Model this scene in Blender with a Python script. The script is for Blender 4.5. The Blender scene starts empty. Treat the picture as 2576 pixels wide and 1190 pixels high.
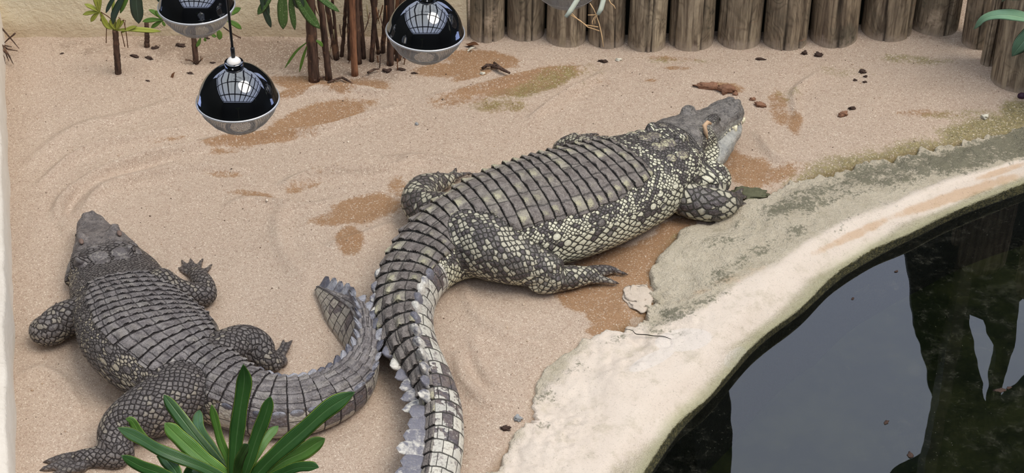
import bpy, bmesh, math, random
import numpy as np
from mathutils import Vector, Matrix, Euler
C = bpy.context.scene.collection
RNG = random.Random(7)
PI = math.pi
# ------------------------------------------------------------------ camera, sky, lights
FPX, PITCH, CAMH = 4700.0, math.radians(37.0), 4.8
cam_d = bpy.data.cameras.new('camera'); cam = bpy.data.objects.new('camera', cam_d); C.objects.link(cam)
cam.location = (0, 0, CAMH); cam.rotation_euler = (PI/2 - PITCH, 0, 0)
cam_d.sensor_width = 36.0; cam_d.lens = FPX/2576*36.0; cam_d.clip_end = 200
bpy.context.scene.camera = cam
sc = bpy.context.scene
sc.view_settings.view_transform = 'Standard'; sc.view_settings.look = 'None'
sc.view_settings.gamma = 1.0; sc.view_settings.use_curve_mapping = False
sc.view_settings.exposure = 0.47
world = bpy.data.worlds.new('overcast_sky'); sc.world = world; world.use_nodes = True
wn = world.node_tree
bg = wn.nodes['Background']
tcw = wn.nodes.new('ShaderNodeTexCoord'); sepw = wn.nodes.new('ShaderNodeSeparateXYZ')
rmp = wn.nodes.new('ShaderNodeValToRGB')
wn.links.new(tcw.outputs['Generated'], sepw.inputs[0]); wn.links.new(sepw.outputs['Z'], rmp.inputs[0])
rmp.color_ramp.elements[0].position = 0.0; rmp.color_ramp.elements[0].color = (0.56, 0.70, 1.25, 1)
rmp.color_ramp.elements[1].position = 0.9; rmp.color_ramp.elements[1].color = (0.88, 0.94, 1.0, 1)
wn.links.new(rmp.outputs[0], bg.inputs['Color']); bg.inputs['Strength'].default_value = 1.45
sun_d = bpy.data.lights.new('sun', 'SUN'); sun = bpy.data.objects.new('sun', sun_d); C.objects.link(sun)
sun_d.energy = 2.3; sun_d.angle = math.radians(34); sun_d.color = (1.0, 0.92, 0.82)
sun.rotation_euler = (math.radians(12), math.radians(26), 0)

# ------------------------------------------------------------------ projection helpers (photo pixel + height -> world point)
_ct, _st = math.cos(PITCH), math.sin(PITCH)
def ray(px, py):
    x = (px-1288.0)/FPX; y = -(py-595.0)/FPX
    return np.array([x, _ct + y*_st, -_st + y*_ct])
def W(px, py, z=0.0):
    d = ray(px, py); t = (z-CAMH)/d[2]
    return np.array([d[0]*t, d[1]*t, z])
def D(px, py, dist):
    d = ray(px, py); return np.array([0, 0, CAMH]) + d*dist
def to_px(P):
    P = np.asarray(P, float); Y = P[..., 1]; Z = P[..., 2]-CAMH
    dep = Y*_ct - Z*_st; up = Y*_st + Z*_ct
    return 1288 + FPX*P[..., 0]/dep, 595 - FPX*up/dep

# ------------------------------------------------------------------ object helpers
def tag(o, label=None, cat=None, group=None, kind=None):
    if label: o['label'] = label
    if cat: o['category'] = cat
    if group: o['group'] = group
    if kind: o['kind'] = kind
    return o
def fastmesh(name, V, F, smooth=True):
    V = np.asarray(V, np.float32); me = bpy.data.meshes.new(name)
    if isinstance(F, np.ndarray):
        n, k = F.shape
        me.vertices.add(len(V)); me.vertices.foreach_set('co', V.ravel())
        me.loops.add(n*k); me.loops.foreach_set('vertex_index', F.ravel().astype(np.int32))
        me.polygons.add(n); me.polygons.foreach_set('loop_start', np.arange(0, n*k, k, dtype=np.int32))
        try: me.polygons.foreach_set('loop_total', np.full(n, k, np.int32))
        except Exception: pass
        me.update(calc_edges=True)
    else:
        me.from_pydata([tuple(map(float, v)) for v in V], [], F); me.update()
    if smooth: me.polygons.foreach_set('use_smooth', np.ones(len(me.polygons), bool))
    return me
def link(name, me, mat=None, parent=None, loc=None):
    o = bpy.data.objects.new(name, me); C.objects.link(o)
    if mat is not None and me is not None:
        me.materials.clear(); me.materials.append(mat)
    if parent is not None:
        o.parent = parent
    if loc is not None: o.location = loc
    return o
def mk(name, V, F, mat, parent=None, smooth=True):
    return link(name, fastmesh(name, V, F, smooth), mat, parent)
def empty(name, loc, label=None, cat=None, group=None, kind=None):
    o = bpy.data.objects.new(name, None); C.objects.link(o); o.location = loc; o.empty_display_size = .1
    return tag(o, label, cat, group, kind)
def local(V, parent):
    return np.asarray(V, float) - np.array(parent.location)
def attr(me, name, arr):
    arr = np.asarray(arr, np.float32)
    if arr.ndim == 1:
        a = me.attributes.new(name, 'FLOAT', 'POINT'); a.data.foreach_set('value', arr)
    else:
        a = me.attributes.new(name, 'FLOAT_VECTOR', 'POINT'); a.data.foreach_set('vector', arr.ravel())
def gridF(nu, nv, wrapv=False):
    i = np.arange(nu-1)[:, None]; jn = nv if wrapv else nv-1
    j = np.arange(jn)[None, :]; j2 = (j+1) % nv
    return np.stack([i*nv+j, (i+1)*nv+j, (i+1)*nv+j2, i*nv+j2], -1).reshape(-1, 4)
def catmull(P, n):
    P = np.asarray(P, float); m = len(P)
    Q = np.vstack([2*P[0]-P[1], P, 2*P[-1]-P[-2]])
    # chord-length resampling over uniform catmull-rom
    t = np.linspace(0, m-1, n*6); i = np.clip(t.astype(int), 0, m-2); f = (t-i)[:, None]
    a, b, c, d = Q[i], Q[i+1], Q[i+2], Q[i+3]
    R = .5*((2*b)+(-a+c)*f+(2*a-5*b+4*c-d)*f**2+(-a+3*b-3*c+d)*f**3)
    L = np.concatenate([[0], np.cumsum(np.linalg.norm(np.diff(R[:, :3], axis=0), axis=1))])
    s = np.linspace(0, L[-1], n)
    return np.stack([np.interp(s, L, R[:, k]) for k in range(R.shape[1])], 1), s
def sstep(a, b, x):
    t = np.clip((x-a)/(b-a), 0, 1); return t*t*(3-2*t)
def vnoise(x, y, seed=0):
    def h(i, j):
        n = (i*374761393 + j*668265263 + seed*1442695041) & 0xffffffff
        n = ((n ^ (n >> 13))*1274126177) & 0xffffffff
        return ((n ^ (n >> 16)) & 0xffff)/65535.0
    xi = np.floor(x).astype(np.int64); yi = np.floor(y).astype(np.int64); fx = x-xi; fy = y-yi
    fx = fx*fx*(3-2*fx); fy = fy*fy*(3-2*fy)
    return (h(xi, yi)*(1-fx)+h(xi+1, yi)*fx)*(1-fy)+(h(xi, yi+1)*(1-fx)+h(xi+1, yi+1)*fx)*fy
def fbm(x, y, o=4, seed=0):
    r = 0; a = .5
    for k in range(o): r = r + a*vnoise(x*2**k, y*2**k, seed+k); a *= .5
    return r
def tube(P, R, n=10, cap=True):
    """round tube through points P (k,3) with radii R"""
    P = np.asarray(P, float); R = np.broadcast_to(np.asarray(R, float), (len(P),))
    T = np.gradient(P, axis=0); T /= np.linalg.norm(T, axis=1)[:, None]+1e-12
    ref = np.array([0, 0, 1.]) if abs(T[0][2]) < .9 else np.array([1., 0, 0])
    A = np.cross(T, ref); A /= np.linalg.norm(A, axis=1)[:, None]+1e-12; B = np.cross(A, T)
    th = np.arange(n)*2*PI/n
    V = P[:, None] + R[:, None, None]*(A[:, None]*np.cos(th)[None, :, None]+B[:, None]*np.sin(th)[None, :, None])
    V = V.reshape(-1, 3); F = [tuple(f) for f in gridF(len(P), n, True)]
    if cap: F += [tuple(range(n)), tuple(range(len(V)-1, len(V)-n-1, -1))]
    return V, F
def join(parts):
    V = []; F = []; o = 0
    for v, f in parts:
        V.append(np.asarray(v)); F += [tuple(int(a)+o for a in q) for q in f]; o += len(v)
    return np.vstack(V), F
def lathe(prof, n=48):
    prof = np.asarray(prof, float); th = np.arange(n)*2*PI/n
    V = np.stack([prof[:, 0][:, None]*np.cos(th), prof[:, 0][:, None]*np.sin(th), np.repeat(prof[:, 1][:, None], n, 1)], -1).reshape(-1, 3)
    return V, [tuple(f) for f in gridF(len(prof), n, True)]
def box(x0, x1, y0, y1, z0, z1):
    V = np.array([(x, y, z) for x in (x0, x1) for y in (y0, y1) for z in (z0, z1)], float)
    return V, [(0, 1, 3, 2), (4, 6, 7, 5), (0, 4, 5, 1), (2, 3, 7, 6), (0, 2, 6, 4), (1, 5, 7, 3)]
def ellipsoid(c, r, nu=16, nv=24, R=None):
    V = []
    for i in range(nu+1):
        a = PI*i/nu
        for j in range(nv):
            b = 2*PI*j/nv; V.append((math.sin(a)*math.cos(b)*r[0], math.sin(a)*math.sin(b)*r[1], math.cos(a)*r[2]))
    V = np.array(V)
    if R is not None: V = V @ np.array(R).T
    return V+np.array(c), [tuple(f) for f in gridF(nu+1, nv, True)]

# ------------------------------------------------------------------ material mini-language
class E:
    nt = None
    def __init__(s, k): s.k = k
    @staticmethod
    def put(sock, v):
        if isinstance(v, E): E.nt.links.new(v.k, sock)
        elif v is not None: sock.default_value = v
    def _m(op, *a, clamp=False):
        n = E.nt.nodes.new('ShaderNodeMath'); n.operation = op; n.use_clamp = clamp
        for i, v in enumerate(a): E.put(n.inputs[i], v)
        return E(n.outputs[0])
    def __add__(s, o): return E._m('ADD', s, o)
    __radd__ = __add__
    def __mul__(s, o): return E._m('MULTIPLY', s, o)
    __rmul__ = __mul__
    def __sub__(s, o): return E._m('SUBTRACT', s, o)
    def __rsub__(s, o): return E._m('SUBTRACT', o, s)
    def __truediv__(s, o): return E._m('DIVIDE', s, o)
    def __pow__(s, o): return E._m('POWER', s, o)
def fract(x): return E._m('FRACT', x)
def floor_(x): return E._m('FLOOR', x)
def mn(a, b): return E._m('MINIMUM', a, b)
def mx(a, b): return E._m('MAXIMUM', a, b)
def ab(a): return E._m('ABSOLUTE', a)
def gt(a, b): return E._m('GREATER_THAN', a, b)
def ss(x, a, b, lo=0.0, hi=1.0):
    n = E.nt.nodes.new('ShaderNodeMapRange'); n.interpolation_type = 'SMOOTHSTEP'
    E.put(n.inputs[0], x); n.inputs[1].default_value = a; n.inputs[2].default_value = b
    n.inputs[3].default_value = lo; n.inputs[4].default_value = hi; return E(n.outputs[0])
def mixf(f, a, b):
    n = E.nt.nodes.new('ShaderNodeMix'); n.data_type = 'FLOAT'
    E.put(n.inputs[0], f); E.put(n.inputs[2], a); E.put(n.inputs[3], b); return E(n.outputs[0])
def col(c): return (c[0], c[1], c[2], 1.0)
def mixc(f, a, b, mode='MIX'):
    n = E.nt.nodes.new('ShaderNodeMix'); n.data_type = 'RGBA'; n.blend_type = mode
    E.put(n.inputs[0], f)
    E.put(n.inputs[6], a if isinstance(a, E) else col(a)); E.put(n.inputs[7], b if isinstance(b, E) else col(b)); return E(n.outputs[2])
def vec(x, y, z=0.0):
    n = E.nt.nodes.new('ShaderNodeCombineXYZ')
    for i, v in enumerate((x, y, z)): E.put(n.inputs[i], v)
    return E(n.outputs[0])
def sep(v):
    n = E.nt.nodes.new('ShaderNodeSeparateXYZ'); E.put(n.inputs[0], v); return [E(o) for o in n.outputs]
def at(name, vector=False):
    n = E.nt.nodes.new('ShaderNodeAttribute'); n.attribute_name = name
    return E(n.outputs['Vector' if vector else 'Fac'])
def objc():
    n = E.nt.nodes.new('ShaderNodeTexCoord'); return E(n.outputs['Object'])
def posn():
    n = E.nt.nodes.new('ShaderNodeNewGeometry'); return E(n.outputs['Position'])
def orand():
    n = E.nt.nodes.new('ShaderNodeObjectInfo'); return E(n.outputs['Random'])
def vscale(v, s):
    n = E.nt.nodes.new('ShaderNodeVectorMath'); n.operation = 'MULTIPLY'; E.put(n.inputs[0], v)
    n.inputs[1].default_value = s if isinstance(s, tuple) else (s, s, s); return E(n.outputs[0])
def vadd(v, w):
    n = E.nt.nodes.new('ShaderNodeVectorMath'); n.operation = 'ADD'; E.put(n.inputs[0], v); E.put(n.inputs[1], w); return E(n.outputs[0])
def noise(v, scale=5, detail=2, rough=.5, dist=0.0, color=False):
    n = E.nt.nodes.new('ShaderNodeTexNoise'); E.put(n.inputs['Vector'], v)
    n.inputs['Scale'].default_value = scale; n.inputs['Detail'].default_value = detail
    n.inputs['Roughness'].default_value = rough; n.inputs['Distortion'].default_value = dist
    return E(n.outputs['Color' if color else 'Fac'])
def wnoise(v):
    n = E.nt.nodes.new('ShaderNodeTexWhiteNoise'); E.put(n.inputs['Vector'], v); return E(n.outputs['Value'])
def voro(v, scale=1.0, rnd=1.0, feat='F1', dims='3D', out='Distance'):
    n = E.nt.nodes.new('ShaderNodeTexVoronoi'); n.voronoi_dimensions = dims; n.feature = feat
    E.put(n.inputs['Vector'], v); n.inputs['Scale'].default_value = scale; n.inputs['Randomness'].default_value = rnd
    return E(n.outputs[out])
def newmat(name):
    m = bpy.data.materials.new(name); m.use_nodes = True; E.nt = m.node_tree
    return m, m.node_tree.nodes['Principled BSDF']
def setp(p, base=None, rough=None, spec=None, **kw):
    if base is not None: E.put(p.inputs['Base Color'], base if isinstance(base, E) else col(base))
    if rough is not None: E.put(p.inputs['Roughness'], rough)
    if spec is not None: E.put(p.inputs['Specular IOR Level'], spec)
    for k, v in kw.items(): E.put(p.inputs[k.replace('_', ' ')], v)
def bump(p, h, dist=.01, strength=1.0):
    n = E.nt.nodes.new('ShaderNodeBump'); E.put(n.inputs['Height'], h); n.inputs['Distance'].default_value = dist
    E.put(n.inputs['Strength'], strength); E.nt.links.new(n.outputs[0], p.inputs['Normal'])
def simple(name, c, rough=.5, spec=.5, metal=0.0):
    m, p = newmat(name); setp(p, c, rough, spec, Metallic=metal); return m
def srgb(r, g, b):
    f = lambda v: ((v/255+.055)/1.055)**2.4 if v > 10 else v/255/12.92
    return (f(r), f(g), f(b))
# ------------------------------------------------------------------ SETTING: sand floor
# curves that bound the pool (photo pixels on the ground), running from lower left to upper right
B_PX = [(1010, 1420), (1100, 1300), (1222, 1190), (1300, 1095), (1345, 1050), (1350, 985), (1395, 915), (1470, 860), (1560, 815), (1620, 778), (1652, 735), (1640, 690),
        (1650, 650), (1672, 610), (1730, 572), (1790, 560), (1850, 520), (1880, 495), (1960, 470), (2060, 432), (2160, 405), (2300, 372), (2440, 345), (2600, 318), (2800, 290), (3050, 270)]
E_PX = [(1410, 1560), (1480, 1420), (1560, 1290), (1625, 1177), (1704, 1064), (1784, 997), (1897, 865), (2016, 772), (2096, 692), (2196, 626), (2289, 586), (2395, 533), (2576, 460), (2700, 420), (2900, 375), (3200, 330)]
W_PX = [(1440, 1560), (1520, 1420), (1600, 1290), (1665, 1190), (1731, 1097), (1824, 984), (1917, 885), (2030, 798), (2129, 719), (2236, 659), (2328, 606), (2428, 559), (2576, 513), (2700, 475), (2900, 432), (3200, 385)]
ZW, ZE = -0.085, -0.03
W_PX = [((a[0]+b[0])/2, (a[1]+b[1])/2) for a, b in zip(E_PX, W_PX)]
NB = 900
def curve3(px, z, n=NB):
    P = np.array([W(x, y, z) for x, y in px]); R, s = catmull(P, n); return R
cB = curve3(B_PX, 0.02); cE = curve3(E_PX, ZE); cW = curve3(W_PX, ZW)
def resample_match(c, key):                     # re-time c so that samples face the samples of key
    out = np.zeros_like(c); j = 0
    d2 = ((c[None, ::3, :2]-key[::9, None, :2])**2).sum(-1); idx = d2.argmin(1)*3
    idx = np.maximum.accumulate(idx); idx = np.interp(np.arange(len(key)), np.arange(0, len(key), 9), idx)
    k = np.hanning(61); k /= k.sum(); idx = np.convolve(np.pad(idx, 30, mode='edge'), k, 'valid')
    for a in range(3): out[:, a] = np.interp(idx, np.arange(len(c)), c[:, a])
    return out

def seg_dist(P, Q):
    """distance of points P(n,2) to polyline Q(m,2) plus param"""
    best = np.full(len(P), 1e9); par = np.zeros(len(P))
    for i in range(len(Q)-1):
        a, b = Q[i], Q[i+1]; d = b-a; t = np.clip(((P-a)@d)/(d@d+1e-12), 0, 1)
        r = np.hypot(*(P-(a+t[:, None]*d)).T); m = r < best; best[m] = r[m]; par[m] = i+t[m]
    return best, par
def inside(P, Q):
    c = np.zeros(len(P), bool)
    for i in range(len(Q)):
        a, b = Q[i-1], Q[i]
        if a[1] == b[1]: continue
        m = ((a[1] > P[:, 1]) != (b[1] > P[:, 1])) & (P[:, 0] < (b[0]-a[0])*(P[:, 1]-a[1])/(b[1]-a[1])+a[0]); c ^= m
    return c
def ell(X, Y, lst):
    """painted patches: max over rotated ellipses given in photo pixels on the ground"""
    r = np.zeros_like(X)
    for (cx, cy, rx, ry, rot, st) in lst:
        c, s = math.cos(math.radians(rot)), math.sin(math.radians(rot))
        dx, dy = X-cx, Y-cy; u = (dx*c+dy*s)/rx; v = (-dx*s+dy*c)/ry
        r = np.maximum(r, st*np.clip(1.5-np.sqrt(u*u+v*v), 0, 1))
    return r
GX = np.arange(-3.4, 3.9, .0135); GY = np.arange(4.3, 9.35, .0135)
gx, gy = np.meshgrid(GX, GY, indexing='ij'); P2 = np.stack([gx.ravel(), gy.ravel()], 1)
gpx, gpy = to_px(np.stack([P2[:, 0], P2[:, 1], np.zeros(len(P2))], 1))
# relief: undulation, swept drag ridges, banks
def ridge(px, width, amp):
    Q = np.array([W(x, y)[:2] for x, y in px]); Q, _ = catmull(Q, 40)
    d, par = seg_dist(P2, Q); f = np.sin(PI*np.clip(par/39, 0, 1))**.5
    return 2.0*amp*f*np.exp(-(d/(width*.9))**2)
zg = .045*(fbm(P2[:, 0]*1.3, P2[:, 1]*1.3, 3, 3)-.45)+.016*(fbm(P2[:, 0]*6, P2[:, 1]*6, 3, 9)-.45)
RID = [([(170, 600), (150, 520), (230, 450), (350, 400), (480, 370), (600, 350)], .03, .026), ([(205, 540), (260, 480), (380, 440), (520, 425), (640, 430)], .03, .022),
       ([(90, 470), (200, 390), (330, 350), (480, 322)], .03, .020), ([(60, 420), (180, 330), (330, 290), (460, 250)], .04, .012), ([(730, 500), (700, 560), (720, 640), (780, 710)], .04, .010),
       ([(1150, 880), (1165, 950), (1230, 1010), (1310, 1015)], .03, .018), ([(1185, 830), (1215, 930), (1290, 980), (1370, 960)], .03, .012), ([(500, 352), (650, 345), (800, 330), (930, 290), (1010, 270)], .022, .02),
       ([(690, 250), (760, 236), (870, 228), (1000, 240)], .02, .022), ([(1080, 245), (1230, 215), (1380, 180), (1500, 165)], .02, .016), ([(1330, 300), (1420, 240), (1520, 180)], .02, .018),
       ([(560, 520), (640, 505), (760, 520), (850, 505)], .025, .012), ([(820, 620), (900, 600), (1000, 560)], .025, .012), ([(700, 470), (800, 440), (960, 430), (1050, 400)], .03, .022),
       ([(240, 570), (300, 600), (380, 640)], .03, .01), ([(1240, 430), (1100, 400), (960, 400)], .03, .012), ([(2060, 180), (2000, 230), (2010, 310)], .02, .012), ([(1900, 330), (1960, 400), (2080, 420)], .03, .015),
       ([(1160, 700), (1200, 790), (1300, 850), (1420, 860)], .03, .010), ([(40, 950), (100, 930), (160, 960), (200, 1040)], .03, .012)]
for r_ in RID: zg += ridge(*r_)
DIP = [([(170, 640), (150, 560), (215, 470), (330, 415), (470, 385)], .03, .02), ([(190, 560), (175, 500), (250, 440), (420, 395)], .03, .012), ([(760, 530), (730, 600), (760, 680)], .04, .008), ([(700, 290), (820, 300), (920, 270)], .09, .014), ([(1180, 860), (1210, 960), (1300, 995)], .02, .010), ([(1280, 230), (1430, 200)], .07, .01)]
for r_ in DIP: zg -= .5*ridge(*r_)
bq = cB[::6, :2]
dB, _ = seg_dist(P2, bq)
poly = np.vstack([bq, [[9, bq[-1][1]], [9, 1], [bq[0][0], 1]]]); inB = inside(P2, poly)
sB = np.where(inB, -dB, dB)                      # >0 on the sand side
zg = zg*sstep(0.0, .25, sB) + np.where(inB, -.03, 0) - .010*sstep(.12, 0, np.abs(sB))
# sand banked up against the logs and the wall
zg += .05*sstep(.35, 0, np.abs(9.0-P2[:, 1]-.25))*0
gv = np.stack([P2[:, 0], P2[:, 1], zg], 1)
F = gridF(len(GX), len(GY))
keep = ~((sB[F] < -.12).all(1)); F = F[keep]
used, inv = np.unique(F, return_inverse=True); F = inv.reshape(F.shape)
WET = [(800, 295, 130, 34, -14, 1), (900, 262, 70, 16, -8, .55), (640, 352, 150, 14, -5, .75), (590, 372, 90, 12, -8, .55), (790, 212, 110, 20, 6, 1), (740, 235, 70, 14, -14, .8), (910, 212, 80, 20, 0, .75), (1210, 150, 100, 24, 4, .95), (1130, 175, 110, 22, -4, .75), (1190, 188, 60, 12, -15, .9),
       (1330, 205, 150, 32, -14, .78), (1170, 245, 110, 28, -6, .55), (1255, 265, 110, 22, 0, .5), (920, 525, 95, 36, -12, .85), (860, 545, 110, 26, -12, .65), (880, 605, 36, 38, 0, .95), (640, 490, 90, 12, 8, .6), (560, 440, 70, 10, 5, .5), (760, 470, 60, 16, -10, .55), (420, 350, 90, 8, -8, .5), (1520, 205, 30, 14, 0, .5),
       (1460, 745, 60, 34, 10, 1), (1530, 790, 60, 45, 30, 1), (1560, 700, 110, 60, -25, 1), (1640, 625, 100, 34, -25, .9), (1510, 660, 120, 30, -20, .9), (1620, 760, 45, 30, -20, .9), (1500, 830, 28, 14, 0, .8), (1700, 570, 60, 25, -15, .8),
       (1880, 430, 80, 48, 10, .72), (1840, 400, 60, 40, 40, .6), (1950, 440, 110, 26, -15, .6), (1960, 270, 34, 60, -10, .6), (2000, 310, 25, 40, 0, .6), (1830, 218, 55, 14, 10, .7), (1700, 170, 45, 7, 0, .6), (1640, 200, 30, 6, 0, .6), (1690, 145, 110, 9, 3, .5), (2330, 285, 140, 14, 4, .5), (820, 440, 70, 14, 0, .4), (1000, 480, 40, 50, 0, .5)]
GREEN = [(1370, 205, 120, 24, -16, .72), (1250, 265, 130, 20, 0, .62), (1290, 235, 130, 24, -12, .6), (1480, 190, 60, 40, -20, .5), (2300, 150, 130, 14, 4, .7), (2120, 175, 130, 20, 6, .5), (1700, 150, 180, 12, 2, .5), (2480, 340, 150, 60, -12, 1), (2330, 385, 140, 24, -15, 1), (2170, 425, 120, 22, -20, .95), (2040, 455, 90, 18, -18, .9), (1980, 235, 50, 36, -30, .5), (2420, 290, 130, 20, 0, .6), (2200, 330, 60, 14, 0, .4), (1720, 590, 60, 20, -20, .6), (2560, 290, 60, 40, 0, 1)]
DIRT = [(560, 125, 280, 60, 5, .85), (300, 120, 250, 40, 3, .6), (850, 150, 230, 60, 5, 1), (640, 90, 130, 20, 0, .6), (720, 60, 300, 60, 0, .5), (1530, 110, 240, 14, 3, .4), (10, 500, 16, 700, 0, .35), (1240, 160, 80, 20, 0, .5), (480, 115, 60, 18, 0, .6), (2350, 95, 70, 10, 0, .7)]
fm = fastmesh('floor', gv[used], F)
attr(fm, 'wet', ell(gpx, gpy, WET)[used]); attr(fm, 'green', np.maximum(ell(gpx, gpy, GREEN), np.clip(1-sB/.22, 0, 1)*sstep(1850, 2050, gpx)*.95)[used]); attr(fm, 'dirt', ell(gpx, gpy, DIRT)[used])
attr(fm, 'edge', np.clip(1-np.abs(sB)/.10, 0, 1)[used])
def ground_z(x, y):
    i = int(np.clip(round((x+3.4)/.0135), 0, len(GX)-1)); j = int(np.clip(round((y-4.3)/.0135), 0, len(GY)-1))
    return float(zg[i*len(GY)+j])

m_sand, p = newmat('sand')
P = posn()
wet, green, dirt, edge = at('wet'), at('green'), at('dirt'), at('edge')
n_big = noise(P, 1.6, 4, .6); n_mid = noise(P, 9, 4, .65); n_f = noise(P, 70, 3, .7); n_g = noise(P, 300, 2, .8)
grain = voro(P, 230, 1, out='Color'); gr_r = sep(grain)[0]; gr_g = sep(grain)[1]
base = mixc(n_big, srgb(188, 165, 145), srgb(212, 193, 173))
base = mixc(ss(n_mid, .35, .7), base, srgb(200, 180, 160))
base = mixc(ss(n_f, .45, .75)*.45, base, srgb(150, 118, 96))
wm = ss(wet + (n_mid-.5)*.75 + (n_f-.5)*.5, .38, .62)
gm = ss(green + (n_mid-.5)*.9 + (n_f-.5)*.8, .42, .85)
dm = ss(dirt + (n_mid-.5)*.9 + (n_f-.5)*.5, .45, .9)
base = mixc(wm*.85, base, mixc(n_mid, srgb(138, 98, 58), srgb(170, 128, 84)))
base = mixc(gm*.80, base, mixc(ss(n_f, .35, .65), srgb(84, 88, 30), srgb(150, 142, 88)))
base = mixc(dm*.6, base, srgb(122, 104, 88))
base = mixc(ss(gr_r, .90, .94)*mixf(wm, .7, .5), base, srgb(236, 222, 202))
base = mixc(ss(sep(voro(P, 360, 1, out='Color'))[1], .78, .92)*.5, base, srgb(118, 92, 72)); base = mixc(ss(noise(P, 130, 3, .8), .54, .68)*.30, base, srgb(232, 216, 194))
chip = ss(voro(P, 38, 1), .12, .07)*gt(sep(voro(P, 38, 1, out='Color'))[2], .55)
base = mixc(chip*ss(dirt+(n_mid-.5)*.6, .25, .6)*.9, base, srgb(44, 34, 28))
base = mixc(ss(n_g, .3, .75)*.32, base, srgb(130, 104, 86))
base = mixc(ss(edge, .6, 1.0)*.35, base, srgb(120, 95, 62))
setp(p, base, mixf(wm, .95, .62), .25)
bump(p, n_f*.55+n_g*.35+gr_r*.25+n_mid*.8, .009, 1.0)
floor_o = tag(link('floor', fm, m_sand), kind='structure')

# ------------------------------------------------------------------ concrete pool surround (param grid from the sand edge over the lip to the pool wall)
kB = resample_match(cB, cE); kW = resample_match(cW, cE)
n_across = 96
jag = (1-.45*sstep(1.2, 1.9, cE[:, 0]))*(fbm(cE[:, 0]*7, cE[:, 1]*7, 5, 21)-.5)*.20 + (fbm(cE[:, 0]*30, cE[:, 1]*30, 4, 31)-.5)*.09
out = kB - cE; outl = np.linalg.norm(out[:, :2], axis=1)[:, None]; outd = out/outl
rows = []; vv = []
for j in range(n_across):
    v = j/(n_across-1)
    if v < .74:
        t = v/.74
        Pt = kB*(1-t)+cE*t; Pt = Pt + outd*jag[:, None]*(1-t)**2
        fl = fbm(Pt[:, 0]*7, Pt[:, 1]*7, 4, 5)-.5; rough = (1-sstep(.35, .75, t))
        crown = .012+.026*np.sin(np.clip((t-.12)/.88, 0, 1)*PI*.62)
        z = crown + fl*.050*rough + (np.abs(fbm(Pt[:, 0]*22, Pt[:, 1]*22, 3, 15)-.45))*.030*rough + (fbm(Pt[:, 0]*2, Pt[:, 1]*2, 2, 8)-.5)*.012
        z = np.where(t < .03, -.04+(.04+z)*sstep(0, .03, np.full_like(z, t)), z)
        lipf = sstep(.72, 1.0, t); z = z*(1-lipf)+ZE*lipf
        Pt = np.column_stack([Pt[:, :2], z])
    elif v < .86:
        t = (v-.74)/.12; e = (fbm(cE[:, 0]*12, cE[:, 1]*12, 3, 77)-.5)*.012
        Pt = cE*(1-t)+kW*t; Pt[:, 2] = ZE+(ZW-ZE)*(t**.8); Pt[:, 0] += e*math.sin(PI*t); Pt[:, 1] += e*math.sin(PI*t)
    else:
        t = (v-.86)/.14; Pt = kW.copy(); Pt[:, 2] = ZW-.75*t; inward = -outd; Pt[:, :2] += inward[:, :2]*.10*t
    rows.append(Pt); vv.append(np.full(len(Pt), v))
RV = np.stack(rows, 1).reshape(-1, 3); rv = np.stack(vv, 1).reshape(-1)
rm = fastmesh('pool_surround', RV, gridF(NB, n_across)[:, ::-1])
rpx, rpy = to_px(RV)
MOSS = [(1720, 780, 150, 22, -22, .8), (1560, 850, 90, 16, -28, .6), (1690, 835, 60, 12, 10, .7), (1900, 560, 190, 40, -25, .55), (1800, 700, 150, 28, -28, .62), (1950, 610, 150, 24, -26, .7), (2050, 500, 190, 42, -20, .78), (2250, 430, 240, 45, -14, .88), (2450, 390, 220, 42, -14, 1.0), (2600, 350, 180, 60, -14, 1.05), (2140, 560, 150, 22, -20, .45), (1450, 930, 60, 26, -20, .6), (1375, 1000, 40, 20, 0, .75), (1370, 1070, 30, 14, 0, .6), (1650, 835, 30, 10, 0, .9)]
PALE = [(1600, 1000, 330, 110, -42, 1.2), (1850, 790, 230, 62, -35, 1.2), (2100, 620, 200, 46, -28, 1.2), (2350, 500, 180, 34, -22, 1.1), (2520, 440, 140, 26, -20, 1.1), (1420, 1150, 260, 110, -45, 1.25), (1420, 1060, 130, 90, -50, 1.1), (1530, 920, 150, 80, -40, 1.1)]
RUST = [(2400, 495, 200, 16, -18, .9), (2150, 590, 130, 14, -25, .8), (1800, 715, 170, 14, -25, .5), (2520, 430, 80, 10, -18, .8), (1880, 690, 90, 14, -25, .5)]
PATCHM = [(1720, 855, 70, 28, -6, 1.1), (1640, 905, 70, 18, -25, .9), (1850, 900, 60, 40, -40, .55)]
attr(rm, 'moss', ell(rpx, rpy, MOSS)); attr(rm, 'pale', ell(rpx, rpy, PALE)); attr(rm, 'rust', ell(rpx, rpy, RUST)); attr(rm, 'patch', ell(rpx, rpy, PATCHM)); attr(rm, 'vv', rv)
m_conc, p = newmat('pool_concrete')
P = posn(); moss, pale, rust, v, patch = at('moss'), at('pale'), at('rust'), at('vv'), at('patch')
n1 = noise(P, 4, 5, .65); n2 = noise(P, 18, 4, .65); n3 = noise(P, 70, 3, .7); n4 = noise(P, 180, 2, .8)
ns = noise(vscale(P, (3, 9, 3)), 2, 4, .6)
grey = mixc(n2, srgb(174, 162, 140), srgb(216, 204, 182))
grey = mixc(ss(n3, .5, .75)*.5, grey, srgb(212, 202, 184))
palec = mixc(n1, srgb(200, 184, 168), srgb(216, 204, 190))
c = mixc(ss(pale+(n1-.5)*.8+(n2-.5)*.5, .4, .75), grey, palec)
c = mixc(ss(noise(P, 11, 5, .75), .5, .7)*.35, c, srgb(150, 140, 112)); c = mixc(ss(patch+(n2-.5)*.15, .5, .56)*.5, c, srgb(212, 204, 196))
c = mixc(ss(rust+(n2-.5)*.7+(ns-.5)*.5, .4, .8)*.6, c, srgb(186, 150, 112))
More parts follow.
